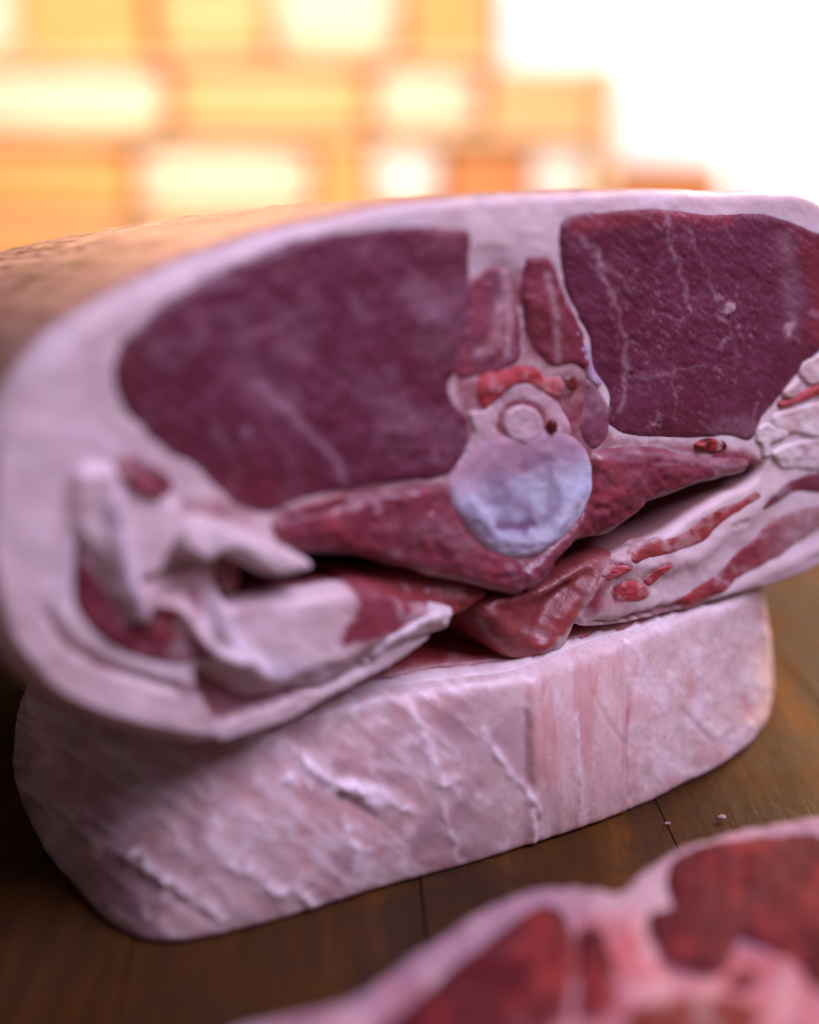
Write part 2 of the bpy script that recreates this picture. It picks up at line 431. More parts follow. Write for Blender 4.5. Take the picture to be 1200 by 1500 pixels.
def body_masks(P, dm):
    Q = warp(P, 6, 0.035); Q2 = warp(P, 3, 0.09, 8)
    red = 0.55 * poly_m(Q2, [(505,850),(560,852),(640,890),(560,925),(500,938),(490,930),(520,885)], 9)
    red += 0.35 * line_m(Q, [(108,690),(96,740),(88,800),(86,830)], 7)
    red += 0.75 * line_m(Q, [(72,898),(90,930),(125,962),(180,985),(260,1008),(290,1010)], 6)
    red += 0.42 * poly_m(Q, [(250,760),(275,735),(330,735),(370,755),(330,768),(280,760)], 9)
    red += 0.35 * poly_m(Q, [(200,860),(255,850),(320,830),(322,865),(290,880),(240,880),(205,885)], 12)
    red += 0.5 * line_m(Q, [(285,865),(290,885),(285,900)], 8)
    red += 0.8 * poly_m(Q2, [(290,985),(330,1002),(365,1018),(430,1008),(430,1022),(350,1052),(325,1058),(300,1030)], 5)
    red += 0.45 * line_m(Q, [(430,1018),(480,1004),(540,968),(600,935)], 4)
    red += 0.9 * poly_m(Q2, [(900,862),(920,848),(942,856),(948,870),(935,878),(902,880)], 4)
    red += 0.7 * line_m(Q2, [(945,848),(962,828),(972,826)], 5) + 0.6 * line_m(Q2, [(884,842),(900,828),(914,832)], 6)
    red += 0.75 * line_m(Q2, [(1015,884),(960,898),(920,906)], 5)
    red += 0.22 * poly_m(Q, [(865,870),(930,855),(930,905),(860,912)], 12)
    red += 0.55 * poly_m(Q2, [(845,905),(862,870),(895,830),(930,808),(915,835),(890,865),(872,905)], 7)
    red += (0.38 + 0.2 * fbm(P, 0.02, 40)) * poly_m(P, [(692,395),(772,390),(815,400),(872,560),(850,640),(690,640),(662,560)], 16)
    red += 0.5 * line_m(Q, [(660,560),(700,555),(720,600),(690,650),(660,700)], 16) * 0.55
    red += 0.7 * line_m(Q2, [(1200,590),(1165,615),(1140,640)], 5)
    red += 0.35 * line_m(Q2, [(415,742),(480,738),(530,728),(590,712),(655,704)], 10)
    meat = poly_m(Q2, [(405,745),(440,742),(500,718),(560,706),(650,697),(684,650),(672,590),(668,540),(690,480),(695,420),(735,400),(770,395),(815,405),(872,550),(900,640),(1000,648),(1092,660),(1105,684),(1000,712),(900,768),(850,788),(800,850),(764,866),(620,838),(430,806),(400,785)], 7)
    tend = 0.35 * line_m(Q, [(420,742),(480,736),(540,722),(600,708),(655,702)], 4) + 0.45 * line_m(Q, [(870,662),(950,655),(1040,664)], 4) + 0.5 * line_m(Q, [(740,400),(764,470),(770,530)], 7) + 0.4 * line_m(Q, [(680,545),(720,548),(760,530),(800,540),(860,545)], 9) + 0.2 * line_m(Q, [(690,600),(690,650),(660,700)], 8) + 0.4 * line_m(Q, [(866,600),(872,660),(866,700)], 6) + 0.5 * line_m(Q, [(760,820),(764,860)], 6)
    meat = np.maximum(meat, 0.62 * poly_m(Q, [(700,395),(805,395),(850,540),(690,545),(688,440)], 32))
    red = np.maximum(red, meat * np.clip(0.88 + 0.18 * fbm(P, 0.03, 43) - tend, 0, 1))
    red += 0.32 * sstep(fbm(P * np.array([.6, 1.6]), 0.022, 91), 0.05, 0.6) * poly_m(P, [(325,880),(520,862),(560,935),(450,985),(340,985)], 20) + 0.25 * line_m(Q, [(300,1060),(360,1062),(430,1035)], 5)
    red += 0.3 * sstep(fbm(P, 0.02, 92), 0.1, 0.6) * poly_m(P, [(120,690),(330,720),(330,800),(220,900),(120,830)], 25) + 0.25 * sstep(fbm(P, 0.03, 93), 0.1, 0.6) * poly_m(P, [(870,840),(1120,730),(1200,790),(900,910)], 20)
    red += 0.8 * poly_m(Q2, [(520,848),(600,852),(650,885),(600,880),(570,915),(500,938),(488,932),(515,885)], 8) * (0.7 + 0.5 * fbm(P, .04, 6))
    dark = 0.55 * line_m(Q2, [(440,1010),(480,1001),(540,963),(600,934)], 3.0) + 0.45 * line_m(Q2, [(1000,890),(930,906),(868,916)], 2.5)  # shade inside the flap slits painted as dark lines
    dark += 0.4 * line_m(Q2, [(1068,773),(1092,763)], 1.6) + 0.30 * line_m(Q, [(200,850),(240,842),(300,825)], 5)  # crease shade painted along the grooves
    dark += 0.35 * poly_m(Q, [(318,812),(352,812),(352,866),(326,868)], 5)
    fat = 0.85 * line_m(Q, [(158,725),(168,800),(188,870),(200,902)], 17) + 0.8 * line_m(Q, [(318,885),(318,920),(345,960),(400,980),(470,985)], 20)
    fat += 0.30 * sstep(fbm(P, 0.012, 60), -0.2, 0.8)
    fat += 0.6 * line_m(Q2, [(700,390),(720,375),(760,385),(765,430)], 8)
    d_out = seg_dist(P, OUTER_ONLY)
    xs = sstep(P[:, 0], 900, 300)
    skin = sstep(d_out, 9, 1.0) * sstep(P[:, 0], 1400, 700)
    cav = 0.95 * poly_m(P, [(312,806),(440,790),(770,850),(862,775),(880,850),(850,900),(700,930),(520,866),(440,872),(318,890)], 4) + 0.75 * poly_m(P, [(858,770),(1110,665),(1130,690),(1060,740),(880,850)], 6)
    return dict(red=np.clip(red, 0, 1), fat=np.clip(fat, 0, 1) * (1 - np.clip(red, 0, 1)), dark=np.clip(dark, 0, 1), skin=skin, cav=np.clip(cav, 0, 1))
def body_redge(P):
    d_out = seg_dist(P, OUTER_ONLY)
    near = sstep(d_out, 34, 18)
    return 0.0016 + near * (0.0045 * sstep(P[:, 0], 600, 120) + 0.0015)
BODY_D = 0.28
def body_back(sb, u):
    t = sb[:, 1]; s = sb[:, 0]
    left = sstep(s, 0.08, -0.07)
    return np.stack([0.055 + (s - 0.055) * (1 - 0.10 * u * u), np.where(t > 0, t * (1 - (0.27 + 0.0 * left) * u ** 1.2), t) - 0.042 * sstep(np.array([u]), 0.5, 0.85)[0]], 1)
def body_side(W3, u, sb):
    # wrinkles of the skin round the outside, stretched along the girth
    ang = np.arctan2(sb[:, 1] - 0.05, sb[:, 0] - 0.06)
    Q = np.stack([ang * 2.2, np.full(len(ang), u * 20.0), np.zeros(len(ang))], 1)
    Q[:, 1] += 0.6 * fbm(Q, 1.1, 4, 3)
    a = ridged(Q, 1.6, 21, 4) ** 2
    WR.append(sstep(ridged(Q * np.array([1, 2.2, 1]), 1.6, 61, 4), 0.70, 0.88) * sstep(np.array([u]), 0.04, 0.14)[0])
    rad = np.stack([(sb[:, 0]-0.06), (sb[:, 1]-0.05)], 1); rad /= np.linalg.norm(rad, axis=1)[:, None] + 1e-9
    amp = 0.0011 * sstep(np.array([u]), 0.02, 0.25)[0]
    dsp = (a - 0.5) * amp + 0.0008 * fbm(Q, 0.7, 88, 3) * min(1, u * 5)
    return dsp[:, None] * (rad[:, :1] * FACE.ex + rad[:, 1:2] * FACE.ey)
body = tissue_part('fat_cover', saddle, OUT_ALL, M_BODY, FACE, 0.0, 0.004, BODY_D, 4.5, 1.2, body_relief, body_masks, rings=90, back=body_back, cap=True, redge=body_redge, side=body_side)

def bulge(a, seed, fine=0.0002, w=0.012):
    return lambda P, dm: a * sstep(dm, 0, w) + fine * 2 * (0.8 + fbm(P, 0.018, seed)) + fine * (0.8 + fbm(P, 0.09, seed + 3))
def zero(P): return np.zeros(len(P))

def mk_left(P, dm):
    Q = warp(P, 7, 0.03)
    fat = 0.5 * line_m(Q, [(375,560),(400,585),(430,610),(465,650),(505,700)], 6) + 0.22 * line_m(Q, [(340,470),(370,560),(400,590)], 26)
    fat += 0.75 * np.exp(-np.sum((P - (356, 631))**2, 1) / 60) + 0.4 * np.exp(-np.sum((P - (638, 550))**2, 1) / 25)
    fat += 0.3 * line_m(Q, [(510,440),(530,470)], 9) + 0.25 * line_m(Q, [(310,620),(335,680),(340,720)], 7)
    fat += 0.22 * sstep(fbm(P, 0.014, 12), 0.0, 0.8) + 0.16 * line_m(Q, [(600,430),(620,470),(640,520)], 25) + 0.2 * line_m(Q, [(590,680),(620,670),(650,680)], 6)
    fat += 0.5 * sstep(dm, 0.002, 0.0) * np.maximum(sstep(P[:, 0], 660, 600), 0.6 * sstep(P[:, 1], 420, 370))
    dark = 0.42 * sstep(-fbm(P, 0.011, 31), 0.05, 0.7) * sstep(dm, 0.0, 0.004) + 0.4 * sstep(P[:, 0], 300, 160)
    red = 0.25 * sstep(P[:, 1], 640, 760) * sstep(P[:, 0], 480, 330) + 0.25 * sstep(P[:, 1], 380, 330) * sstep(P[:, 0], 560, 680)
    return dict(fat=fat, dark=dark, red=red)
tissue_part('loin_muscle', saddle, LR_EYE, M_LOIN_SOFT, FACE, 0.0004, 0.0004, 0.010, 5, 2.0, bulge(0.0006, 5), mk_left)

def mk_right(P, dm):
    Q = warp(P, 5, 0.05); Q2 = warp(P, 3, 0.15, 9)
    fat = 0.48 * line_m(Q, [(872,370),(882,415),(900,440),(908,480),(914,520),(913,570),(905,600)], 3.6)
    fat += 0.33 * line_m(Q, [(972,306),(978,345),(988,375),(1000,425),(1008,455)], 3.6) + 0.30 * line_m(Q, [(928,552),(985,546),(1030,538)], 2.6)
    fat += 0.35 * line_m(Q, [(850,345),(880,385),(925,425)], 5) + 0.25 * line_m(Q, [(1055,330),(1075,355)], 2.5)
    fat += 0.30 * line_m(Q, [(985,540),(982,600)], 2.2) + 0.18 * line_m(Q, [(1000,325),(1060,470),(1075,540)], 3)
    fat += 0.9 * poly_m(Q2, [(1054,452),(1062,442),(1071,448),(1064,458),(1055,461)], 2) + 0.8 * line_m(Q2, [(1055,497),(1050,507)], 2.2)
    fat += 0.8 * line_m(Q2, [(1146,478),(1158,472),(1150,486)], 4) + 0.45 * line_m(Q, [(1148,490),(1165,505)], 4)
    fat += 0.6 * line_m(Q2, [(962,610),(955,622)], 2.0) + 0.6 * line_m(Q2, [(1106,590),(1102,606)], 2.0)
    fat += 0.28 * line_m(Q, [(1148,350),(1160,410),(1155,480)], 14)  # broad pale streak paints in the wet sparkle on this side
    fat += 0.5 * line_m(Q, [(1185,455),(1200,462),(1230,460)], 4)
    fat += 0.25 * poly_m(Q2, [(1030,625),(1060,610),(1110,618),(1095,640),(1040,638)], 8)
    # glints of the cut fibres, painted in as scattered pale dashes
    q = np.stack([P[:, 0] * 0.79 + P[:, 1] * 0.61, -P[:, 0] * 0.61 + P[:, 1] * 0.79], 1) * np.array([0.085, 0.30])
    f = sstep(vnoise(q, 1.0, 91) + 0.4 * vnoise(q, 2.0, 7), 0.40, 0.95)
    fat += 0.42 * f * sstep(fbm(P, 0.013, 14), -0.5, 0.4)
    fat += 0.55 * sstep(dm, 0.0014, 0.0) * (0.7 + 0.5 * fbm(P, .03, 3))
    dark = 0.45 * sstep(-fbm(P, 0.012, 51), 0.0, 0.7)
    red = 0.40 * line_m(P, [(840,330),(960,312),(1060,318)], 14) + 0.35 * poly_m(Q, [(1170,340),(1240,380),(1240,470),(1180,500),(1185,420)], 16)
    return dict(fat=np.clip(fat, 0, 1), dark=dark * (1 - np.clip(fat, 0, 1)), red=red)
def rel_right(P, dm):
    q = np.stack([P[:, 0] * 0.79 + P[:, 1] * 0.61, -P[:, 0] * 0.61 + P[:, 1] * 0.79], 1) * np.array([0.085, 0.26])
    f = vnoise(q, 1.0, 91) + 0.5 * vnoise(q, 2.0, 7)
    return 0.0004 * sstep(dm, 0, 0.012) + 0.0003 * (0.8 + fbm(P, 0.018, 23)) + 0.00016 * f * sstep(P[:, 1], 640, 520) + 0.0006 * poly_m(P, [(1052,450),(1062,441),(1073,448),(1064,459),(1055,462)], 3)
tissue_part('loin_muscle', saddle, RR_EYE, M_LOIN, FACE, 0.0004, 0.0004, 0.010, 3, 1.6, rel_right, mk_right)

def mk_edge(seed, f=0.3, d=0.3, e=0.3):
    def g(P, dm):
        return dict(fat=f * sstep(fbm(P, 0.03, seed), 0.1, 0.8) + e * sstep(dm, 0.0016, 0.0),
                    dark=d * sstep(-fbm(P, 0.02, seed + 5), 0.1, 0.8), red=0.3 * sstep(fbm(P, 0.025, seed + 9), 0.1, 0.8))
    return g
PS_L = [(398,764),(440,752),(510,738),(545,729),(600,716),(654,712),(662,742),(680,777),(712,806),(755,818),(769,840),(764,866),(730,862),(680,850),(620,836),(570,821),(520,808),(470,806),(430,804),(405,788)]
PS_R = [(868,667),(900,656),(960,657),(1000,666),(1050,670),(1092,672),(1088,687),(1060,695),(1020,707),(990,717),(951,732),(936,747),(911,764),(886,780),(858,783),(841,792),(814,822),(807,836),(793,852),(772,862),(766,838),(790,814),(830,777),(857,740),(867,700)]
def mk_psl(P, dm):
    m = mk_edge(61, 0.06, 0.3, 0.2)(P, dm); Q = warp(P, 3, 0.05)
    m['fat'] = m['fat'] + 0.6 * line_m(Q, [(545,725),(550,735),(552,746)], 5) + 0.5 * line_m(Q, [(565,808),(580,810)], 4) + 0.3 * line_m(Q, [(740,830),(762,862)], 6) + 0.25 * line_m(Q, [(600,775),(640,770),(680,800)], 14)
    m['dark'] = m['dark'] + 0.4 * sstep(P[:, 1], 770, 812) * sstep(P[:, 0], 640, 520)
    return m
tissue_part('tenderloin_muscle', saddle, PS_L, M_PSOAS, FACE, 0.0007, 0.0016, 0.012, 4.5, 1.4, bulge(0.0015, 35, 0.0004), mk_psl)
def mk_psr(P, dm):
    m = mk_edge(66, 0.08, 0.25, 0.2)(P, dm); Q = warp(P, 3, 0.05)
    m['fat'] = m['fat'] + 0.35 * line_m(Q, [(870,668),(950,664),(1060,676)], 5) + 0.3 * line_m(Q, [(950,680),(1000,677),(1070,680)], 3) + 0.4 * poly_m(Q, [(1040,684),(1090,676),(1080,690),(1050,698)], 5) + 0.4 * line_m(Q, [(772,858),(795,848)], 5)
    return m
tissue_part('tenderloin_muscle', saddle, PS_R, M_PSOAS, FACE, 0.0007, 0.0012, 0.012, 3.5, 1.4, bulge(0.0012, 37, 0.0004), mk_psr)
tissue_part('small_side_muscle', saddle, [(170,670),(190,660),(225,680),(250,700),(246,722),(220,727),(185,713),(168,690)], M_WINE, FACE, 0.0014, 0.0008, 0.005, 4, 1.5, bulge(0.0004, 3), mk_edge(2, .2, .1))
tissue_part('tendon_pocket', saddle, [(425,748),(450,736),(500,724),(508,728),(500,738),(460,750),(430,756)], M_FLANK, FACE, 0.0003, 0.0012, 0.004, 3, 1, bulge(0, 3), mk_edge(8, .1, .5))
tissue_part('spine_muscle', saddle, [(689,420),(703,400),(722,384),(742,394),(757,440),(764,490),(755,532),(705,552),(668,552),(676,505),(687,460)], M_STRIP, FACE, 0.0007, 0.0007, 0.006, 3, 4, bulge(0.0002, 71),
    lambda P, dm: dict(fat=0.5 * line_m(P, [(740,400),(748,460),(742,520)], 6) + 0.35 * line_m(P, [(700,520),(725,500),(735,440)], 9), dark=zero(P) + 0.15, red=0.15 + 0.2 * fbm(P, .03, 2)))
tissue_part('spine_muscle', saddle, [(769,380),(785,375),(802,379),(815,395),(823,430),(844,470),(860,505),(866,545),(838,536),(810,540),(790,525),(772,490),(767,440)], M_STRIPD, FACE, 0.0007, 0.0007, 0.006, 3, 3, bulge(0.0002, 72),
    lambda P, dm: dict(fat=0.3 * line_m(P, [(800,400),(810,470),(815,530)], 5), dark=0.3 * sstep(P[:, 1], 420, 520) * sstep(P[:, 0], 830, 790), red=zero(P) + 0.15))
tissue_part('pale_side_muscle', saddle, [(862,556),(880,572),(893,605),(889,640),(872,660),(858,650),(850,625),(856,595)], M_STRIP, FACE, 0.0008, 0.0016, 0.005, 4, 1.2, bulge(0.0004, 73), mk_edge(9, .2, .1))
tissue_part('silver_skin', saddle, [(814,428),(824,438),(842,476),(860,505),(868,540),(880,560),(868,562),(858,536),(846,505),(828,470),(815,445)], tissue('silver_skin', (0.44, 0.33, 0.46), (0.54, 0.42, 0.56), rough=0.3, nscale=160), FACE, 0.0012, 0.0012, 0.004, 3, 1, bulge(0, 73), mk_edge(9, .2, .1))

# vertebra with its canal, cord and marrow
def mk_vert(P, dm):
    Q = warp(P, 4, 0.06)
    fat = 0.9 * sstep(P[:, 1] + 0.25 * (P[:, 0] - 760), 722, 668) + 0.5 * line_m(Q, [(752,650),(760,680)], 10)
    red = 0.55 * line_m(Q, [(700,690),(740,682),(800,672)], 9) * sstep(P[:, 0], 835, 790) + 0.5 * line_m(Q, [(690,690),(693,715),(710,738)], 5) + 0.35 * sstep(dm, .0012, 0)
    dark = 1.0 * line_m(Q, [(728,769),(752,775),(778,764)], 10) + 0.5 * line_m(Q, [(712,700),(722,735),(742,755)], 9) + 0.45 * line_m(Q, [(800,690),(815,725),(800,755)], 8) + 0.45 * line_m(Q, [(690,760),(725,790),(765,800),(810,785),(840,740)], 4) + 0.6 * line_m(Q, [(765,676),(800,670)], 7) + 0.6 * line_m(Q, [(728,690),(745,730),(770,745)], 14) + 0.3 * sstep(fbm(P, .03, 8), 0, .7)
    fat2 = 0.85 * sstep(dm, 0.0022, 0.0002) * (0.8 + 0.4 * fbm(P, .04, 6))
    return dict(fat=np.clip(fat + fat2, 0, 1), red=red, dark=dark)
def rel_vert(P, dm):
    Q = warp(P, 5, 0.04)
    return 0.0003 * fbm(P, 0.02, 81, 2) - 0.0003 * line_m(Q, [(728,770),(755,774),(778,765)], 10) - 0.0004 * line_m(Q, [(692,690),(694,715),(712,740)], 7) + 0.0010 * line_m(Q, [(690,740),(715,780),(760,798),(810,775),(845,720)], 14) - 0.0003 * line_m(Q, [(740,690),(760,735)], 18)
vert = tissue_part('vertebra', saddle, [(657,722),(664,694),(684,668),(712,648),(745,638),(785,632),(820,634),(848,650),(864,678),(864,712),(852,746),(832,776),(806,800),(778,814),(750,815),(720,805),(694,784),(672,755)], M_BONE, FACE, 0.0012, 0.0008, 0.012, 3.5, 1, rel_vert, mk_vert)
arch = tissue_part('neural_arch', saddle, [(688,604),(712,600),(738,575),(768,562),(800,575),(824,600),(836,636),(800,645),(745,655),(706,662),(684,664),(692,632)], M_ARCH, FACE, 0.0005, 0.0004, 0.010, 3, 1, 
    lambda P, dm: 0.0004 * fbm(P, .04, 3) - 0.0009 * np.exp(-((np.hypot((P[:, 0]-765), (P[:, 1]-622)) - 31) / 5.0)**2),
    lambda P, dm: dict(red=0.55 * np.exp(-((np.hypot((P[:, 0]-765), (P[:, 1]-622)) - 32) / 5)**2) + 0.35 * line_m(P, [(764,655),(764,640)], 6) + 0.2 * sstep(fbm(P, .03, 4), 0, .7), fat=0.4 * sstep(P[:, 0], 760, 700), dark=zero(P)), sub_of=vert)
tissue_part('spinal_cord', saddle, [(765+28*math.cos(a), 622+29*math.sin(a)) for a in np.linspace(0, 2*math.pi, 12, endpoint=False)], M_ARCH, FACE, 0.0007, 0.0005, 0.008, 3, 0.8, bulge(0.0006, 3), mk_edge(5, 0.3, 0, .0), sub_of=vert)
tissue_part('marrow', saddle, [(699,575),(704,552),(722,544),(742,542),(762,534),(786,538),(800,550),(824,552),(842,562),(838,580),(815,586),(795,578),(770,562),(745,570),(728,590),(706,602)], M_MARROW, FACE, 0.0007, 0.0005, 0.006, 2.5, 1.6, bulge(0.0, 6, 0.0003), 
    lambda P, dm: dict(fat=0.28 * sstep(fbm(P, .06, 3), 0.15, .6) + 0.35 * sstep(P[:, 0], 800, 825), dark=0.4 * sstep(fbm(P, .07, 9), 0.2, .7), red=zero(P) + .3), sub_of=vert)
tissue_part('blood_vessel', saddle, [(820,552),(832,545),(842,556),(841,572),(830,572),(820,564)], M_BLOOD, FACE, 0.0014, 0.0012, 0.005, 2.5, 0.8, bulge(-0.0012, 6), mk_edge(5, 0, 0, .2), sub_of=vert)
tissue_part('blood_vessel', saddle, [(800,617),(805,613),(810,617),(810,628),(804,633),(799,628)], M_BLOOD, FACE, 0.0020, 0.0006, 0.004, 2, 0.4, None, mk_edge(5, 0, 0, .0), sub_of=vert)
tissue_part('blood_clot', saddle, [(1016,650),(1028,641),(1042,642),(1058,646),(1060,656),(1050,660),(1040,664),(1028,660),(1018,656)], M_BLOOD, FACE, 0.0005, 0.0005, 0.004, 2, 2.5, bulge(0, 6, 0.0004), lambda P, dm: dict(red=0.7 * sstep(fbm(P, .12, 3), -0.1, .5), fat=0.6 * sstep(P[:, 0], 1044, 1050) * sstep(P[:, 0], 1056, 1050), dark=zero(P)))

# left flank
FL1 = [(113,792),(122,815),(140,838),(152,858),(166,882),(182,902),(200,909),(215,901),(226,886),(248,884),(258,898),(256,918),(282,930),(302,942),(300,958),(270,972),(236,972),(200,964),(160,946),(126,918),(109,890),(105,850),(108,815)]
tissue_part('flank_muscle', saddle, FL1, M_WINE, FACE, 0.0012, 0.0014, 0.006, 4, 1.5, bulge(-0.0002, 91, 0.0002), 
    lambda P, dm: dict(fat=0.5 * poly_m(P, [(180,905),(255,925),(300,945),(280,965),(220,950)], 25) * sstep(fbm(P, .03, 5), -.4, .6), dark=0.3 * sstep(P[:, 0], 180, 120), red=0.6 * line_m(P, [(240,890),(235,910),(238,925)], 10)))
TONGUE = [(248,778),(262,760),(290,754),(318,764),(345,774),(372,780),(395,790),(415,800),(434,812),(440,820),(430,828),(402,834),(372,833),(348,822),(318,808),(296,806),(282,815),(262,808),(248,796)]
tissue_part('fat_tongue', saddle, TONGUE, M_CORD, FACE, 0.0065, 0.0034, 0.016, 4, 1.5, bulge(0.001, 17, 0.0005), lambda P, dm: dict(fat=zero(P) + 0.7, red=0.5 * line_m(P, [(360,765),(385,785)], 9) , dark=zero(P)))
tissue_part('torn_meat_shred', saddle, [(318,812),(336,815),(350,822),(353,846),(348,862),(330,868),(322,850),(316,830)], M_DIAPH, FACE, -0.0005, 0.0025, 0.012, 3.5, 1.5, bulge(0.0005, 27), mk_edge(4, .1, .2))
DIA = [(520,850),(560,846),(610,842),(660,850),(705,856),(730,864),(734,880),(716,898),(690,910),(655,922),(620,905),(570,915),(530,900)]
tissue_part('diaphragm_muscle', saddle, DIA, M_DIAPH, FACE, -0.006, 0.004, 0.045, 4, 2, bulge(0.002, 47, 0.0006), 
    lambda P, dm: dict(fat=0.7 * line_m(P, [(645,920),(680,912),(718,896)], 5) + 0.35 * line_m(P, [(655,868),(690,872)], 9) , red=zero(P) + .2, dark=0.35 * sstep(fbm(P, .02, 5), -.2, .6)), rings=4)
tissue_part('fat_strip', saddle, [(548,936),(580,914),(624,889),(662,889),(656,904),(646,922),(610,936),(570,952),(530,975)], M_FAT, FACE, 0.0010, 0.0022, 0.010, 4, 1.2, bulge(0.0006, 57, 0.0004), mk_edge(24, .5, .0))

# right flap
TIP = [(712,908),(722,888),(745,876),(790,868),(825,852),(862,826),(895,812),(915,815),(900,842),(882,866),(868,892),(852,926),(838,952),(812,966),(780,973),(752,968),(735,948),(722,928)]
tissue_part('flank_tip', saddle, TIP, M_DIAPH, FACE, -0.0010, 0.0050, 0.050, 4, 2, lambda P, dm: 0.0010 * sstep(dm, 0, .01) + 0.0006 * fbm(P, .03, 5) + 0.0014 * line_m(P, [(800,945),(840,905),(880,850)], 12) - 0.0025 * line_m(P, [(790,930),(820,885),(860,845)], 10) - 0.002 * poly_m(P, [(735,890),(800,875),(840,860),(800,905),(760,915)], 14),
    lambda P, dm: dict(fat=0.8 * line_m(warp(P, 4, .05), [(825,950),(845,915),(866,878),(895,832)], 8) + 0.25 * line_m(P, [(770,925),(800,930)], 6) + 0.7 * np.exp(-np.sum((P-(820,936))**2, 1)/40), red=0.4 * line_m(P, [(740,960),(800,960),(850,900)], 20), dark=0.6 * poly_m(P, [(728,890),(800,872),(845,850),(810,895),(770,915)], 18)), rings=4)  # small round fat spot is a painted highlight, dark mask paints the upper shadow
tissue_part('flap_muscle', saddle, [(922,814),(938,802),(962,794),(1000,780),(1040,752),(1080,735),(1106,720),(1110,728),(1085,746),(1060,763),(1022,794),(985,808),(950,816),(924,824)], M_DIAPH, FACE, 0.0003, 0.0003, 0.005, 3, 1.8, bulge(0, 3, 0.00006), lambda P, dm: dict(fat=0.3 * sstep(fbm(P, .05, 3), 0.1, .7) + 0.5 * sstep(dm, .0010, 0) + 0.6 * np.exp(-np.sum((P-(973,787))**2, 1)/30), red=zero(P) + .3, dark=zero(P)))
tissue_part('flap_muscle', saddle, [(1112,746),(1126,728),(1143,714),(1162,702),(1200,690),(1260,682),(1262,718),(1200,722),(1165,722),(1142,734),(1116,748)], M_STRIPD, FACE, 0.0003, 0.0003, 0.005, 3, 1.4, bulge(0.0001, 3, 0.00008), mk_edge(81, .3, .2))
tissue_part('flap_muscle', saddle, [(985,886),(1010,869),(1045,845),(1080,811),(1110,785),(1130,766),(1170,746),(1212,735),(1280,720),(1282,742),(1200,776),(1170,796),(1120,826),(1080,846),(1060,862),(1030,880),(1000,890)], M_FLANK, FACE, 0.0003, 0.0003, 0.005, 3, 1.4, bulge(0.0002, 3, 0.00008), 
    lambda P, dm: dict(fat=0.35 * line_m(P, [(1048,845),(1070,858)], 2.5) + 0.35 * sstep(P[:, 0], 1090, 1190) + 0.3 * sstep(dm, .0012, 0) + 0.2 * sstep(fbm(P, .06, 3), 0.2, .7), red=0.6 * sstep(P[:, 0], 1060, 1000), dark=zero(P)))
for pl in ([(903,866),(920,850),(942,857),(949,870),(936,879),(906,881)], [(944,850),(958,832),(972,825),(976,830),(960,846),(950,856)], [(885,842),(898,828),(914,826),(918,834),(902,842),(890,850)]):
    tissue_part('blood_spot', saddle, pl, M_MARROW, FACE, 0.0003, 0.0003, 0.003, 2, 2.0, bulge(0, 3, 0.00005), lambda P, dm: dict(fat=0.5 * sstep(dm, .0009, 0) + 0.3 * sstep(fbm(P, .09, 4), .1, .6), red=zero(P) + .3, dark=zero(P)))
# fat ribbons at the right end of the loin
rib = tissue('fat_ribbon', (0.78, 0.66, 0.61), (0.85, 0.77, 0.73), rough=0.36, sss=0.25, nscale=140)
tissue_part('fat_ribbon', saddle, [(1128,612),(1150,600),(1175,592),(1215,585),(1240,610),(1240,640),(1190,640),(1160,636),(1135,640)], rib, FACE, 0.0008, 0.0010, 0.010, 3, 2, bulge(0.0003, 5, 0.0002), mk_edge(5, .5, 0, .2))
tissue_part('fat_ribbon', saddle, [(1165,545),(1172,530),(1190,520),(1230,500),(1240,560),(1205,562),(1180,562)], rib, FACE, 0.0007, 0.0009, 0.008, 3, 2, bulge(0.0002, 9, 0.0002), mk_edge(7, .5, 0, .2))
tissue_part('fat_ribbon', saddle, [(1143,572),(1160,556),(1166,550),(1170,570),(1162,582),(1146,584)], rib, FACE, 0.0007, 0.0008, 0.008, 3, 1.5, bulge(0.0002, 9, 0.0004), mk_edge(9, .5, 0, .2))
tissue_part('red_vein', saddle, [(1140,588),(1165,578),(1200,560),(1240,545),(1240,562),(1200,578),(1160,594),(1142,596)], M_MARROW, FACE, 0.0008, 0.0006, 0.006, 3, 1, bulge(0.0002, 9), mk_edge(9, .1, 0, .1))
tissue_part('fat_ribbon', saddle, [(1108,632),(1118,620),(1138,624),(1155,632),(1148,642),(1130,648),(1124,652),(1131,662),(1126,668),(1114,668),(1112,652),(1106,645)], rib, FACE, 0.0008, 0.0006, 0.010, 2.5, 1.5, bulge(0.0003, 15, 0.0002), mk_edge(15, .3, 0, .2))
tissue_part('fat_ribbon', saddle, [(1128,664),(1145,650),(1165,645),(1195,640),(1245,650),(1245,690),(1200,690),(1160,688),(1140,684)], rib, FACE, 0.0004, 0.0010, 0.012, 3, 1.5, bulge(0.0003, 25, 0.0004), lambda P, dm: dict(fat=0.7 * sstep(P[:, 0], 1155, 1170), red=zero(P), dark=zero(P)))
tissue_part('small_oval_muscle', saddle, [(1180,528),(1192,520),(1212,520),(1212,548),(1190,548)], M_STRIPD, FACE, 0.0016, 0.0006, 0.006, 3, 1, bulge(0, 25), mk_edge(5))
tissue_part('vein_opening', saddle, [(1188,633),(1196,628),(1212,630),(1212,642),(1198,642)], M_BLOOD, FACE, 0.0014, 0.0006, 0.006, 3, 1, bulge(0, 25), mk_edge(5))  # dark patch painted for the shade inside a hole

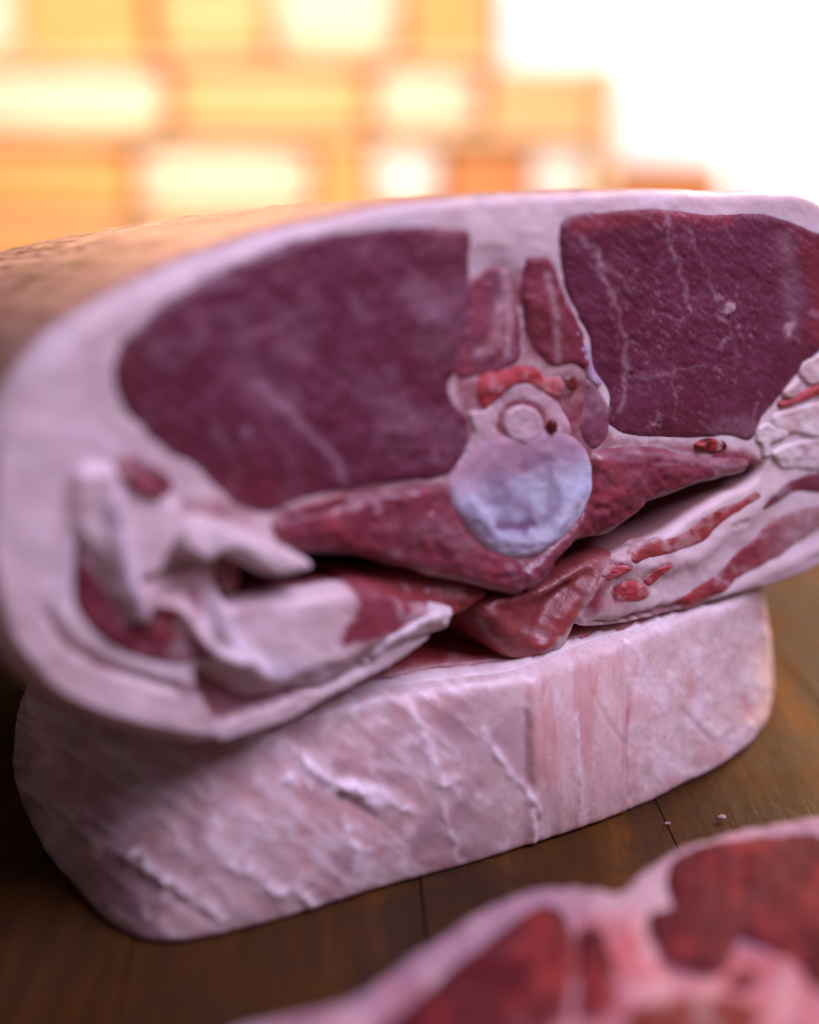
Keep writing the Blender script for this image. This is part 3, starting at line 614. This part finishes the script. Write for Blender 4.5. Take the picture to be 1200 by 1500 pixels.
# ------------------------------------------------------------------ the slab underneath
slab = thing('fat_slab', (0.03, 0.42, 0.0), 'thick pale pink slab of back fat lying under the big joint on the wooden block', 'meat slab')
ZT = 0.051
BOT = [(30,1165),(45,1205),(80,1262),(115,1305),(150,1345),(195,1375),(240,1383),(300,1377),(400,1353),(500,1322),(600,1292),(700,1265),(800,1232),(880,1205),(950,1178),(1000,1152),(1050,1128),(1084,1104),(1108,1082),(1126,1048),(1130,1005)]
TOP = [(62,960),(50,985),(46,1008),(58,1024),(95,1034),(150,1040),(220,1046),(300,1052),(400,1046),(500,1022),(600,1006),(680,996),(760,985),(820,962),(880,940),(940,924),(1000,905),(1060,884),(1092,869),(1112,859),(1119,845)]
def lay(px, z):
    p = on_z(np.array(px, float), z)[:, :2]
    return spline(p, 0.0015, False)
def resample(p, n):
    L = np.concatenate([[0], np.cumsum(np.linalg.norm(np.diff(p, axis=0), axis=1))]); u = np.linspace(0, L[-1], n)
    return np.stack([np.interp(u, L, p[:, i]) for i in range(2)], 1)
NF = 520
pb, pt = lay(BOT, 0.0), lay(TOP, ZT)
back_dir = np.array([-math.sin(YAW), math.cos(YAW)])
fb, ft = resample(pb, NF), resample(pt, NF)
NB = 70
def backline(p):
    a, b = p[-1], p[0]
    A = a + back_dir * 0.13; B = b + np.array([0.022, 0.062])
    q = spline([a, a + back_dir * 0.04, A + 0.01 * (B-A), (A+B)/2 + back_dir*0.01, B - 0.01 * (B-A), b + np.array([0.004, 0.028]), b], 0.004, False)
    return resample(q, NB + 2)[1:-1]
lb = np.concatenate([fb, backline(fb)]); lt = np.concatenate([ft, backline(ft)])
NN = len(lb); NV = 64
RIDGE = [  # traced folds: points, width px, height m, whiteness
 ([(375,1075),(410,1098),(440,1114),(480,1142),(520,1160),(552,1188)], 10, 0.0036, 1.0),
 ([(486,1150),(540,1163),(570,1170),(598,1186)], 9, 0.0026, 0.8),
 ([(195,1254),(240,1290),(290,1320),(322,1346)], 9, 0.0028, 0.8),
 ([(125,1225),(165,1243),(205,1250)], 8, 0.0014, 0.2),
 ([(345,1270),(385,1290),(400,1305),(440,1315),(468,1338)], 9, 0.0030, 0.8),
 ([(360,1085),(400,1110),(430,1150),(415,1140)], 6, 0.0012, 0.3),
 ([(410,1140),(430,1135),(455,1150),(455,1160)], 7, 0.0018, 0.5),
 ([(345,1190),(400,1205),(440,1222)], 4, 0.0010, 0.4),
 ([(505,1195),(507,1225),(520,1238),(545,1240)], 6, 0.0014, 0.6),
 ([(520,1240),(518,1270),(505,1300)], 8, 0.0014, 0.4),
 ([(600,1046),(622,1085),(630,1120),(645,1146),(668,1140)], 8, 0.0024, 0.7),
 ([(645,1148),(648,1190),(664,1230),(676,1266)], 5, 0.0014, 0.6),
 ([(709,1074),(735,1112),(765,1150),(781,1180),(782,1240)], 6, 0.0028, 0.9),
 ([(697,1165),(705,1172),(712,1178)], 5, 0.0012, 0.7),
 ([(740,1190),(745,1215),(735,1250)], 6, 0.0010, 0.3),
 ([(840,1045),(848,1090),(851,1150),(851,1212)], 3.0, 0.0009, 0.5),
 ([(805,1000),(815,1040),(840,1060)], 5, 0.0008, 0.3),
 ([(1022,960),(1030,1010),(1020,1060)], 12, 0.0012, 0.4),
 ([(1060,1010),(1085,1000),(1110,1010)], 14, 0.0010, 0.3),
 ([(1040,1075),(1075,1080),(1088,1062)], 12, 0.0012, 0.4),
 ([(1098,990),(1108,1030),(1100,1060)], 12, 0.0010, 0.3),
 ([(60,1215),(95,1265),(130,1310)], 7, 0.0012, 0.1)]
GROOVE = [([(772,1045),(773,1100),(776,1160)], 5, 0.0022), ([(915,930),(913,1000),(918,1080),(920,1192)], 3.0, 0.0022), ([(862,1012),(890,1058),(916,1092)], 3, 0.0012),
          ([(783,1180),(786,1240)], 3, 0.0022), ([(1012,985),(1012,1020)], 9, 0.0010), ([(1000,1040),(1040,1085)], 5, 0.0010), ([(1092,1025),(1096,1048)], 6, 0.0010), ([(420,1105),(470,1150),(520,1180),(545,1196)], 5, 0.0014), ([(205,1272),(250,1310),(300,1344)], 5, 0.0012)]
rows = []
vs = np.linspace(0, 1, NV)
for v in vs:
    bul = 0.0045 * math.sin(math.pi * min(1, max(0, v))) ** 0.8
    p = lb * (1-v) + lt * v
    tg = np.roll(p, -1, 0) - np.roll(p, 1, 0); tg /= np.linalg.norm(tg, axis=1)[:, None] + 1e-9
    nr = np.stack([tg[:, 1], -tg[:, 0]], 1)
    c = p.mean(0)
    bw = np.ones(NN); bw[:NF] = 1 - 0.8 * sstep(np.linspace(0, 1, NF), 0.6, 0.9); bw[NF:] = 0.2
    if np.mean(np.sum(nr * (p - c), 1)) < 0: nr = -nr
    for _ in range(3): nr = (np.roll(nr, 1, 0) + nr + np.roll(nr, -1, 0)) / 3
    lip = 0.0035 * (1 - math.sqrt(max(0, 1 - max(0, (v - 0.92) / 0.08) ** 2)))
    lipb = 0.0025 * (1 - math.sqrt(max(0, 1 - max(0, (0.05 - v) / 0.05) ** 2)))
    rows.append((p + nr * (bul * bw[:, None] - lip * 0.6 - lipb * 0.5), nr, np.full(NN, v * ZT)))
P3 = np.concatenate([np.concatenate([r[0], r[2][:, None]], 1) for r in rows])
N3 = np.concatenate([np.concatenate([r[1], np.zeros((NN, 1))], 1) for r in rows])
px = project(P3)
front = np.tile(np.concatenate([np.ones(NF), np.zeros(NB)]), NV)
vv = np.repeat(vs, NN)
Q = warp(px, 5, 0.03)
hgt = np.zeros(len(px)); fatm = np.zeros(len(px)); redm = np.zeros(len(px)); darkm = np.zeros(len(px))
for pts, w, a, wh in RIDGE:
    d = seg_dist(Q, spline(pts, 10, False)); m = np.exp(-(d / (w*1.15))**2) * (0.75 + 0.5 * fbm(px, 0.08, 4, 2))
    hgt += a * m * np.where(px[:, 0] > 980, 0.3, 0.45); fatm += 1.1 * wh * m
    dl = seg_dist(Q - np.array([-4, 9]), spline(pts, 10, False)); hgt -= 0.04 * a * np.exp(-(dl / w)**2)
for pts, w, a in GROOVE:
    m = np.exp(-(seg_dist(warp(px, 1.5, .06), spline(pts, 10, False)) / w)**2); hgt -= a * m * 0.5; redm += 0.12 * m
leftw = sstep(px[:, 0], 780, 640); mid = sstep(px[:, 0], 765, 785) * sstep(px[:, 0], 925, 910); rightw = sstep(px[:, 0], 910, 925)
dirq = np.stack([px[:, 0]*0.8 + px[:, 1]*0.6, -px[:, 0]*0.6 + px[:, 1]*0.8], 1) * np.array([0.012, 0.035])
vq = px * np.array([0.05, 0.010])
hgt += leftw * (0.0011 * (ridged(dirq, 1.0, 5, 4) - 0.6) + 0.0004 * fbm(px, 0.025, 6, 3))
hgt += mid * (0.0006 * fbm(vq, 1.0, 8, 4)) + rightw * (0.0007 * fbm(px * np.array([1, .6]), 0.03, 12, 4) + 0.00012 * fbm(px, 0.12, 13, 3))
hgt += 0.0012 * mid - 0.0006 * poly_m(px, [(700,1080),(770,1040),(775,1170),(735,1110)], 5)
hgt = hgt * 0.72
edge = sstep(vv, 0, 0.04) * sstep(vv, 1.0, 0.95)
P3 = P3 + N3 * (hgt * (0.15 + 0.85 * edge))[:, None]
P3[:, 2] = np.maximum(P3[:, 2], 0.0002)
fatm += 0.55 * leftw * sstep(ridged(dirq, 1.0, 5, 4), 0.72, 0.95) + 0.35 * rightw * sstep(fbm(px, 0.03, 41), -0.2, .6) + 0.35 * sstep(vv, 0.9, 0.97)
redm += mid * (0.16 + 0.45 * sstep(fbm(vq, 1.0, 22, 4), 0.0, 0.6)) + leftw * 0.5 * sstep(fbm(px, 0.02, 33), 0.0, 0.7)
redm += 0.6 * line_m(px, [(930,965),(925,1000),(921,1030),(918,1060)], 4) + 0.7 * line_m(px, [(933,975),(930,985)], 3) + 0.4 * line_m(px, [(1013,985),(1014,1020)], 8) + 0.5 * line_m(px, [(1092,1025),(1097,1048)], 6) + 0.45 * line_m(px, [(772,1000),(774,1020)], 6)
redm += 0.8 * line_m(px, [(513,1026),(535,1024)], 5) + 0.35 * line_m(px, [(925,1080),(930,1180)], 6) + 0.5 * line_m(px, [(700,1140),(705,1150)], 6) + 0.5 * line_m(px, [(260,1270),(262,1280)], 7) + 0.3 * rightw * sstep(fbm(px, 0.022, 71), 0.2, .7)
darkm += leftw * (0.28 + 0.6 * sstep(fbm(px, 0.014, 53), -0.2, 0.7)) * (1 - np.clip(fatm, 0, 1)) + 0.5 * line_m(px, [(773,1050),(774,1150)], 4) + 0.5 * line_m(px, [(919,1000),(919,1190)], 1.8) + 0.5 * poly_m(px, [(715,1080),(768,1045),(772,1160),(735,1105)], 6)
dk = np.exp(-np.sum(((px - (42, 1117)) / (4, 10))**2, 1)); darkm += dk; redm += dk
F = []
for j in range(NV - 1):
    for i in range(NN):
        k = (i+1) % NN
        F.append((j*NN+i, j*NN+k, (j+1)*NN+k, (j+1)*NN+i))
ctr = rows[0][0].mean(0)
a0 = rows[0][0]; sgn = np.sum(a0[:, 0]*np.roll(a0[:, 1], -1) - np.roll(a0[:, 0], -1)*a0[:, 1])
if sgn < 0: F = [f[::-1] for f in F]
F.append(tuple(range(NN)) if sgn < 0 else tuple(range(NN))[::-1])
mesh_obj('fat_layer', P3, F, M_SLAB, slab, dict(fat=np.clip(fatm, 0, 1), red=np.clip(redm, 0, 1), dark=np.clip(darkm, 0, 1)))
# upper cut face of the slab: red meat inside a fat rim
TP = Plane((0, 0.35, ZT), (1, 0, 0), (0, 1, 0))
def ring_px(p, z): return project(np.concatenate([p, np.full((len(p), 1), z)], 1))
ptop = rows[-1][0]; cc = ptop.mean(0)
inner_top = ring_px(ptop[::6], ZT)
tissue_part('cut_face', slab, inner_top, M_SLAB, TP, 0.0006, 0.0015, 0.004, 9, 0.0, lambda P, dm: 0.0005 * fbm(P, .02, 3), lambda P, dm: dict(fat=zero(P) + .5, red=zero(P), dark=zero(P)))
n0 = np.linalg.norm(ptop - cc, axis=1)
red_top = ring_px((cc + (ptop - cc) * (1 - 0.0062 / n0)[:, None])[::6], ZT)
tissue_part('cut_meat', slab, red_top, M_CUT, TP, 0.0024, 0.0012, 0.004, 9, 2.0, lambda P, dm: 0.0004 * fbm(P, .02, 13), mk_edge(71, .2, .4, .2))

# ------------------------------------------------------------------ the chop in front
chop = thing('double_chop', (0.07, 0.25, 0.0), 'thick red double chop with a pink fat rim, blurred in the near corner', 'chop')
ZC = 0.036
CP = Plane((0.05, 0.25, ZC), (1, 0, 0), (0, 1, 0))
CH = [(250,1600),(320,1512),(370,1492),(430,1478),(490,1462),(545,1432),(600,1392),(645,1362),(700,1325),(760,1299),(820,1290),(870,1291),(905,1300),(930,1275),(970,1245),(1030,1221),(1100,1204),(1180,1193),(1260,1195),(1380,1230),(1450,1350),(1450,1560),(1400,1700),(1000,1750),(600,1750),(330,1700)]
def c_rel(P, dm): return 0.0006 * fbm(P, .012, 3) + 0.0003 * fbm(P, .06, 5)
tissue_part('fat_rim', chop, CH, M_CHOPFAT, CP, 0.0, 0.0035, ZC, 8, 2, c_rel, lambda P, dm: dict(fat=0.3 * sstep(fbm(P, .02, 3), 0, .7), red=np.clip(0.2 * sstep(fbm(P, .015, 13), 0, .7) + 0.42 * poly_m(warp(P, 10, .02), [(840,1350),(950,1340),(960,1400),(1120,1395),(1220,1480),(1200,1640),(800,1640),(830,1480)], 25), 0, 1), dark=zero(P)), rings=10, cap=True,
    side=lambda W3, u, sb: 0.0012 * fbm(W3, 120, 3)[:, None] * np.array([0.7, -0.7, 0]))
tissue_part('chop_muscle', chop, [(520,1540),(560,1505),(605,1470),(650,1430),(700,1393),(755,1350),(795,1330),(828,1338),(842,1380),(838,1430),(833,1470),(810,1510),(780,1580),(600,1650),(470,1620)], M_CHOP, CP, 0.0006, 0.0010, 0.006, 7, 2, bulge(0.0006, 5), mk_edge(5, .03, .5, .2))
tissue_part('chop_muscle', chop, [(950,1340),(985,1330),(975,1300),(975,1278),(992,1258),(1028,1243),(1100,1230),(1200,1226),(1310,1250),(1380,1350),(1310,1490),(1200,1460),(1165,1415),(1120,1388),(1085,1375),(1065,1412),(1040,1426),(1000,1418),(968,1398),(952,1368)], M_CHOP, CP, 0.0006, 0.0010, 0.006, 7, 2, bulge(0.0006, 7), mk_edge(15, .03, .5, .2))
tissue_part('chop_spine_muscle', chop, [(850,1362),(885,1368),(903,1410),(905,1465),(880,1490),(850,1480),(845,1420)], M_CHOP, CP, 0.0004, 0.0008, 0.005, 6, 2, bulge(0.0002, 7), mk_edge(25, .4, .1, .4))
tissue_part('chop_bone', chop, [(915,1495),(950,1470),(1010,1460),(1070,1465),(1110,1480),(1120,1510),(1060,1540),(960,1540)], M_CHOPBONE, CP, 0.0009, 0.0016, 0.006, 6, 2, bulge(0.0003, 9), mk_edge(35, .3, .2, .3))
tissue_part('chop_vein', chop, [(1070,1432),(1085,1422),(1105,1426),(1110,1440),(1090,1450),(1072,1446)], M_CHOP, CP, 0.0006, 0.0014, 0.005, 5, 1, bulge(-0.0004, 9), mk_edge(36, .2, .2, .2))

# crumbs of fat on the block
def crumb(pxy, r, label):
    p = on_z(np.array([pxy], float), 0.001)[0]
    v, f = [], []
    n, mrow = 12, 7
    for j in range(mrow):
        th = math.pi * j / (mrow-1)
        for i in range(n):
            a = 2*math.pi*i/n
            q = np.array([math.sin(th)*math.cos(a)*1.5, math.sin(th)*math.sin(a), math.cos(th)*0.55])
            q = q * (1 + 0.35 * vnoise(q[None]*2 + 7*pxy[0], 1.0, 3)[0])
            v.append(p + q * r)
    for j in range(mrow-1):
        for i in range(n): f.append((j*n+i, (j+1)*n+i, (j+1)*n+(i+1) % n, j*n+(i+1) % n))
    o = mesh_obj('fat_crumb', np.array(v), f, M_CHOPFAT, None, dict(fat=np.zeros(len(v)), red=np.zeros(len(v)), dark=np.zeros(len(v))))
    o['label'] = label; o['category'] = 'crumb'; o['group'] = 'fat crumbs on the block'
crumb((1058,1197), 0.0009, 'small pale crumb of fat on the wood just behind the chop')
crumb((978,1206), 0.0006, 'tiny crumb of fat beside the dark joint between two planks')

# ------------------------------------------------------------------ the wooden block
table = thing('butcher_block', (0, 0.45, -0.045), 'dark worn butcher block of joined wooden planks carrying the meat', 'butcher block')
PW, PL0, PL1 = 0.0731, -0.18, 1.0
ROT = R(-3.0)
def bevel_box(x0, x1, y0, y1, z0, z1, b):
    v = []
    for z, e in ((z0, 0), (z1 - b, 0), (z1, b)):
        v += [(x0+e, y0+e, z), (x1-e, y0+e, z), (x1-e, y1-e, z), (x0+e, y1-e, z)]
    f = [(3, 2, 1, 0), (8, 9, 10, 11)]
    for a in (0, 4):
        for i in range(4):
            j = (i+1) % 4; f.append((a+i, a+j, a+4+j, a+4+i))
    return np.array(v, float), f
for i in range(-8, 11):
    x0 = 0.0027 + i * PW + 0.0001; x1 = 0.0027 + (i+1) * PW - 0.0001
    v, f = bevel_box(x0, x1, PL0, PL1, -0.045, -0.0001 * (i % 3), 0.0004)
    yc = 0.34
    x = v[:, 0] + (v[:, 1] - yc) * math.tan(ROT); v[:, 0] = x
    mesh_obj('plank', v, f, M_WOOD, table, smooth=False)
for sx in (-0.5, 0.72):
    for y in (-0.1, 0.92):
        v, f = bevel_box(sx, sx+0.07, y-0.035, y+0.035, -0.85, -0.046, 0.002); mesh_obj('leg', v, f, M_WOOD, table, smooth=False)

# ------------------------------------------------------------------ the room behind
def struct(name, v, f, mat):
    o = mesh_obj(name, v, f, mat, None, smooth=False); o['kind'] = 'structure'; return o
def box(x0, x1, y0, y1, z0, z1): return bevel_box(x0, x1, y0, y1, z0, z1, 0.002)
WY = 3.0
M_WALL = plain('orange_plaster', (0.93, 0.60, 0.29), 0.8, 0.2, 3, 0.003)
struct('floor', *box(-4, 4, -1.5, WY, -0.95, -0.85), plain('stone_floor', (0.25, 0.2, 0.16)))
v, f = box(-4, 4, WY, WY+0.1, -0.85, 2.4); struct('back_wall', v, f, M_WALL)
BY = 2.62
PXM = BY / (FPX) * 1.0
def bx(x): return (x - 600) / FPX * BY * 1.0
def bz(y):                       # height on the shelf front for a picture row
    v = (750 - y) / FPX; d = np.array([0, cp, -sp]) + v * UP; return CAM_H + d[2] / d[1] * BY
M_SHELF = plain('shelf_wood', (0.93, 0.66, 0.38), 0.6, 0.2, 12)
shelf = thing('wall_shelf', (-0.3, BY+0.15, -0.85), 'tall amber wooden shelf unit against the back wall, blurred', 'shelf')
for yy in (82, 196, 318, 440):
    z = bz(yy); v, f = box(-1.35, bx(722 if yy < 100 else 870), BY - 0.02, BY + 0.33, z - 0.012, z); mesh_obj('shelf_board', v, f, M_SHELF, shelf, smooth=False)
for xx, zz in ((-1.37, 0.75), (bx(722), 0.75), (bx(870), bz(94))):
    v, f = box(xx, xx + 0.025, BY - 0.02 if xx != bx(722) else BY + 0.30, BY + 0.33, -0.85, zz); mesh_obj('upright', v, f, M_SHELF, shelf, smooth=False)
for xa, xb, zz in ((-1.36, bx(722), 0.75), (bx(722)+0.0005, bx(870), bz(94))):
  v, f = box(xa, xb, BY + 0.331, BY + 0.345, -0.85, zz); mesh_obj('back_panel', v, f, M_WALL, shelf, smooth=False)
def carton(x0, x1, y0, y1, col, label, dy=0.0, dep=0.2, name='carton'):
    X0, X1, Z0, Z1 = bx(x0), bx(x1), bz(y1), bz(y0)
    t = thing(name, ((X0+X1)/2, BY+dy, Z0), label, 'box', 'boxes on the wall shelf')
    m = plain(name + '_card', col, 0.7, 0.12, 20)
    lid = Z1 - (Z1 - Z0) * 0.22
    v, f = box(X0+.003, X1-.003, BY+dy+.003, BY+dy+dep-.003, Z0+0.0005, lid-0.0003); mesh_obj('box_body', v, f, m, t, smooth=False)
    v, f = box(X0, X1, BY+dy, BY+dy+dep, lid, Z1); mesh_obj('lid', v, f, m, t, smooth=False)
def parcel(x0, x1, y0, y1, col, label, dy=0.02, dep=0.18):
    X0, X1, Z0, Z1 = bx(x0), bx(x1), bz(y1), bz(y0)
    t = thing('paper_sack', ((X0+X1)/2, BY+dy, Z0), label, 'sack', 'stuffed sacks on the wall shelf')
    m = plain('sack_paper', col, 0.75, 0.1, 14, 0.004)
    n, mm = 28, 16; v, f = [], []
    for j in range(mm + 1):
        ph = -math.pi/2 + math.pi * j / mm
        for i in range(n):
            a = 2*math.pi*i/n; pw = lambda q: math.copysign(abs(q) ** 0.45, q)
            v.append(((X0+X1)/2 + (X1-X0)/2 * pw(math.cos(ph)) * pw(math.cos(a)), BY + dy + dep/2 + dep/2 * pw(math.cos(ph)) * pw(math.sin(a)), (Z0+Z1)/2 + 0.0005 + (Z1-Z0)/2 * pw(math.sin(ph))))
    v = np.array(v); v += 0.006 * np.stack([vnoise(v, 14, 3), vnoise(v, 14, 4), zero(v)], 1) * (np.abs(v[:, 2:] - (Z0+Z1)/2) < (Z1-Z0) * 0.45)
    for j in range(mm):
        for i in range(n): f.append((j*n+i, j*n+(i+1) % n, (j+1)*n+(i+1) % n, (j+1)*n+i))
    mesh_obj('sack_body', v, f, m, t)
    zt = Z1 - 0.004; u = []; g = []
    for i in range(16):
        a = 2*math.pi*i/16
        u += [((X0+X1)/2 + 0.012*math.cos(a), BY+dy+dep/2 + 0.010*math.sin(a), zt - 0.004), ((X0+X1)/2 + 0.024*math.cos(a)*(1+.2*math.sin(3*a)), BY+dy+dep/2 + 0.016*math.sin(a), zt + 0.014)]
    for i in range(16):
        j = (i+1) % 16; g.append((2*i, 2*j, 2*j+1, 2*i+1))
    mesh_obj('tied_top', np.array(u), g, m, t)
CREAM = (0.92, 0.74, 0.56); YEL = (0.90, 0.50, 0.23); ORA = (0.86, 0.40, 0.13); BRN = (0.66, 0.27, 0.09); WHT = (0.94, 0.88, 0.84)
parcel(-60, 50, -40, 82, CREAM, 'plump cream sack at the far left end of the top shelf')
carton(60, 230, -60, 81, ORA, 'broad orange box left on the top shelf')
parcel(236, 402, -30, 82, YEL, 'pale yellow sack in the middle of the top shelf')
parcel(405, 592, -55, 82, CREAM, 'cream sack on the top shelf above the long yellow sack')
carton(600, 716, -60, 81, ORA, 'deep orange box at the right end of the top shelf beside the bright window')
parcel(-40, 246, 84, 196, CREAM, 'wide cream sack at the left of the middle shelf')
parcel(252, 548, 90, 196, YEL, 'long yellow sack in the centre of the middle shelf')
parcel(550, 704, 92, 196, CREAM, 'pale sack right of the long yellow sack on the middle shelf')
carton(712, 862, 104, 195, YEL, 'yellow box at the right end of the middle shelf under the window')
parcel(-60, 192, 205, 318, ORA, 'dull orange sack low at the far left of the bottom shelf')
parcel(196, 465, 198, 318, CREAM, 'big pale sack left of centre on the bottom shelf')
carton(470, 540, 215, 317, ORA, 'narrow orange box between two pale sacks on the bottom shelf')
parcel(545, 652, 202, 318, WHT, 'small pale sack in the centre of the bottom shelf')
carton(655, 768, 222, 317, BRN, 'red brown box on the bottom shelf right of centre')
parcel(772, 866, 206, 318, WHT, 'whitish sack at the right end of the bottom shelf')

carton(-80, 190, 335, 439, ORA, 'long orange box on the lowest shelf tier at the far left')
carton(205, 470, 340, 439, YEL, 'yellow box on the lowest shelf tier beside the long orange box')
# bright window to the right of the shelf
win = thing('window', (1.0, WY - 0.05, 0.2), 'large bright white window at the right of the back wall', 'window')
k = NT('bright_pane'); k.b.inputs['Base Color'].default_value = (0.9, 0.9, 0.92, 1)
k.b.inputs['Emission Color'].default_value = (1.0, 0.95, 0.97, 1); k.b.inputs['Emission Strength'].default_value = 0.86
k2 = NT('warm_pane'); k2.b.inputs['Base Color'].default_value = (0.9, 0.88, 0.85, 1)
k2.b.inputs['Emission Color'].default_value = (1.0, 0.90, 0.84, 1); k2.b.inputs['Emission Strength'].default_value = 0.80
M_FRAME = plain('window_paint', (0.90, 0.84, 0.78), 0.5)
def wx(x): return (x - 600) / FPX * WY
def wz(y):
    v_ = (750 - y) / FPX; d = np.array([0, cp, -sp]) + v_ * UP; return CAM_H + d[2] / d[1] * WY
for a, b in ((722, 1060), (1072, 1420)):
    v, f = box(wx(a), wx(b), WY - 0.03, WY - 0.02, wz(420), wz(-420)); mesh_obj('pane', v, f, k.m if a < 1000 else k2.m, win, smooth=False)
for a, b, c, d in ((708, 722, 432, -432), (1060, 1072, 432, -432), (1420, 1434, 432, -432)):
    v, f = box(wx(a), wx(b), WY - 0.06, WY - 0.002, wz(c), wz(d)); mesh_obj('frame_bar', v, f, M_FRAME, win, smooth=False)
for c, d in ((432, 420), (-420, -432)):
    v, f = box(wx(708), wx(1434), WY - 0.065, WY - 0.001, wz(c), wz(d)); mesh_obj('frame_bar', v, f, M_FRAME, win, smooth=False)
crate = thing('crate', (bx(960), BY + 0.1, bz(330)), 'brown box standing low in front of the bright window', 'box')
v, f = box(bx(888), bx(1046), BY, BY+0.2, bz(330), bz(252)); mesh_obj('box_body', v, f, plain('brown_card', BRN, 0.7), crate, smooth=False)
v, f = box(bx(886), bx(1048), BY-0.002, BY+0.202, bz(251.9), bz(246)); mesh_obj('lid', v, f, plain('brown_lid', (0.45, 0.2, 0.09), 0.7), crate, smooth=False)
bench = thing('side_bench', (bx(960), BY + 0.1, -0.85), 'low wooden bench under the bright window, blurred', 'bench')
v, f = box(bx(872)+0.03, 1.9, BY-0.05, BY+0.3, bz(331)-0.03, bz(331)); mesh_obj('bench_top', v, f, M_SHELF, bench, smooth=False)
for xx in (bx(880)+0.05, 1.8):
    v, f = box(xx, xx+0.06, BY, BY+0.06, -0.85, bz(331)-0.031); mesh_obj('leg', v, f, M_SHELF, bench, smooth=False)
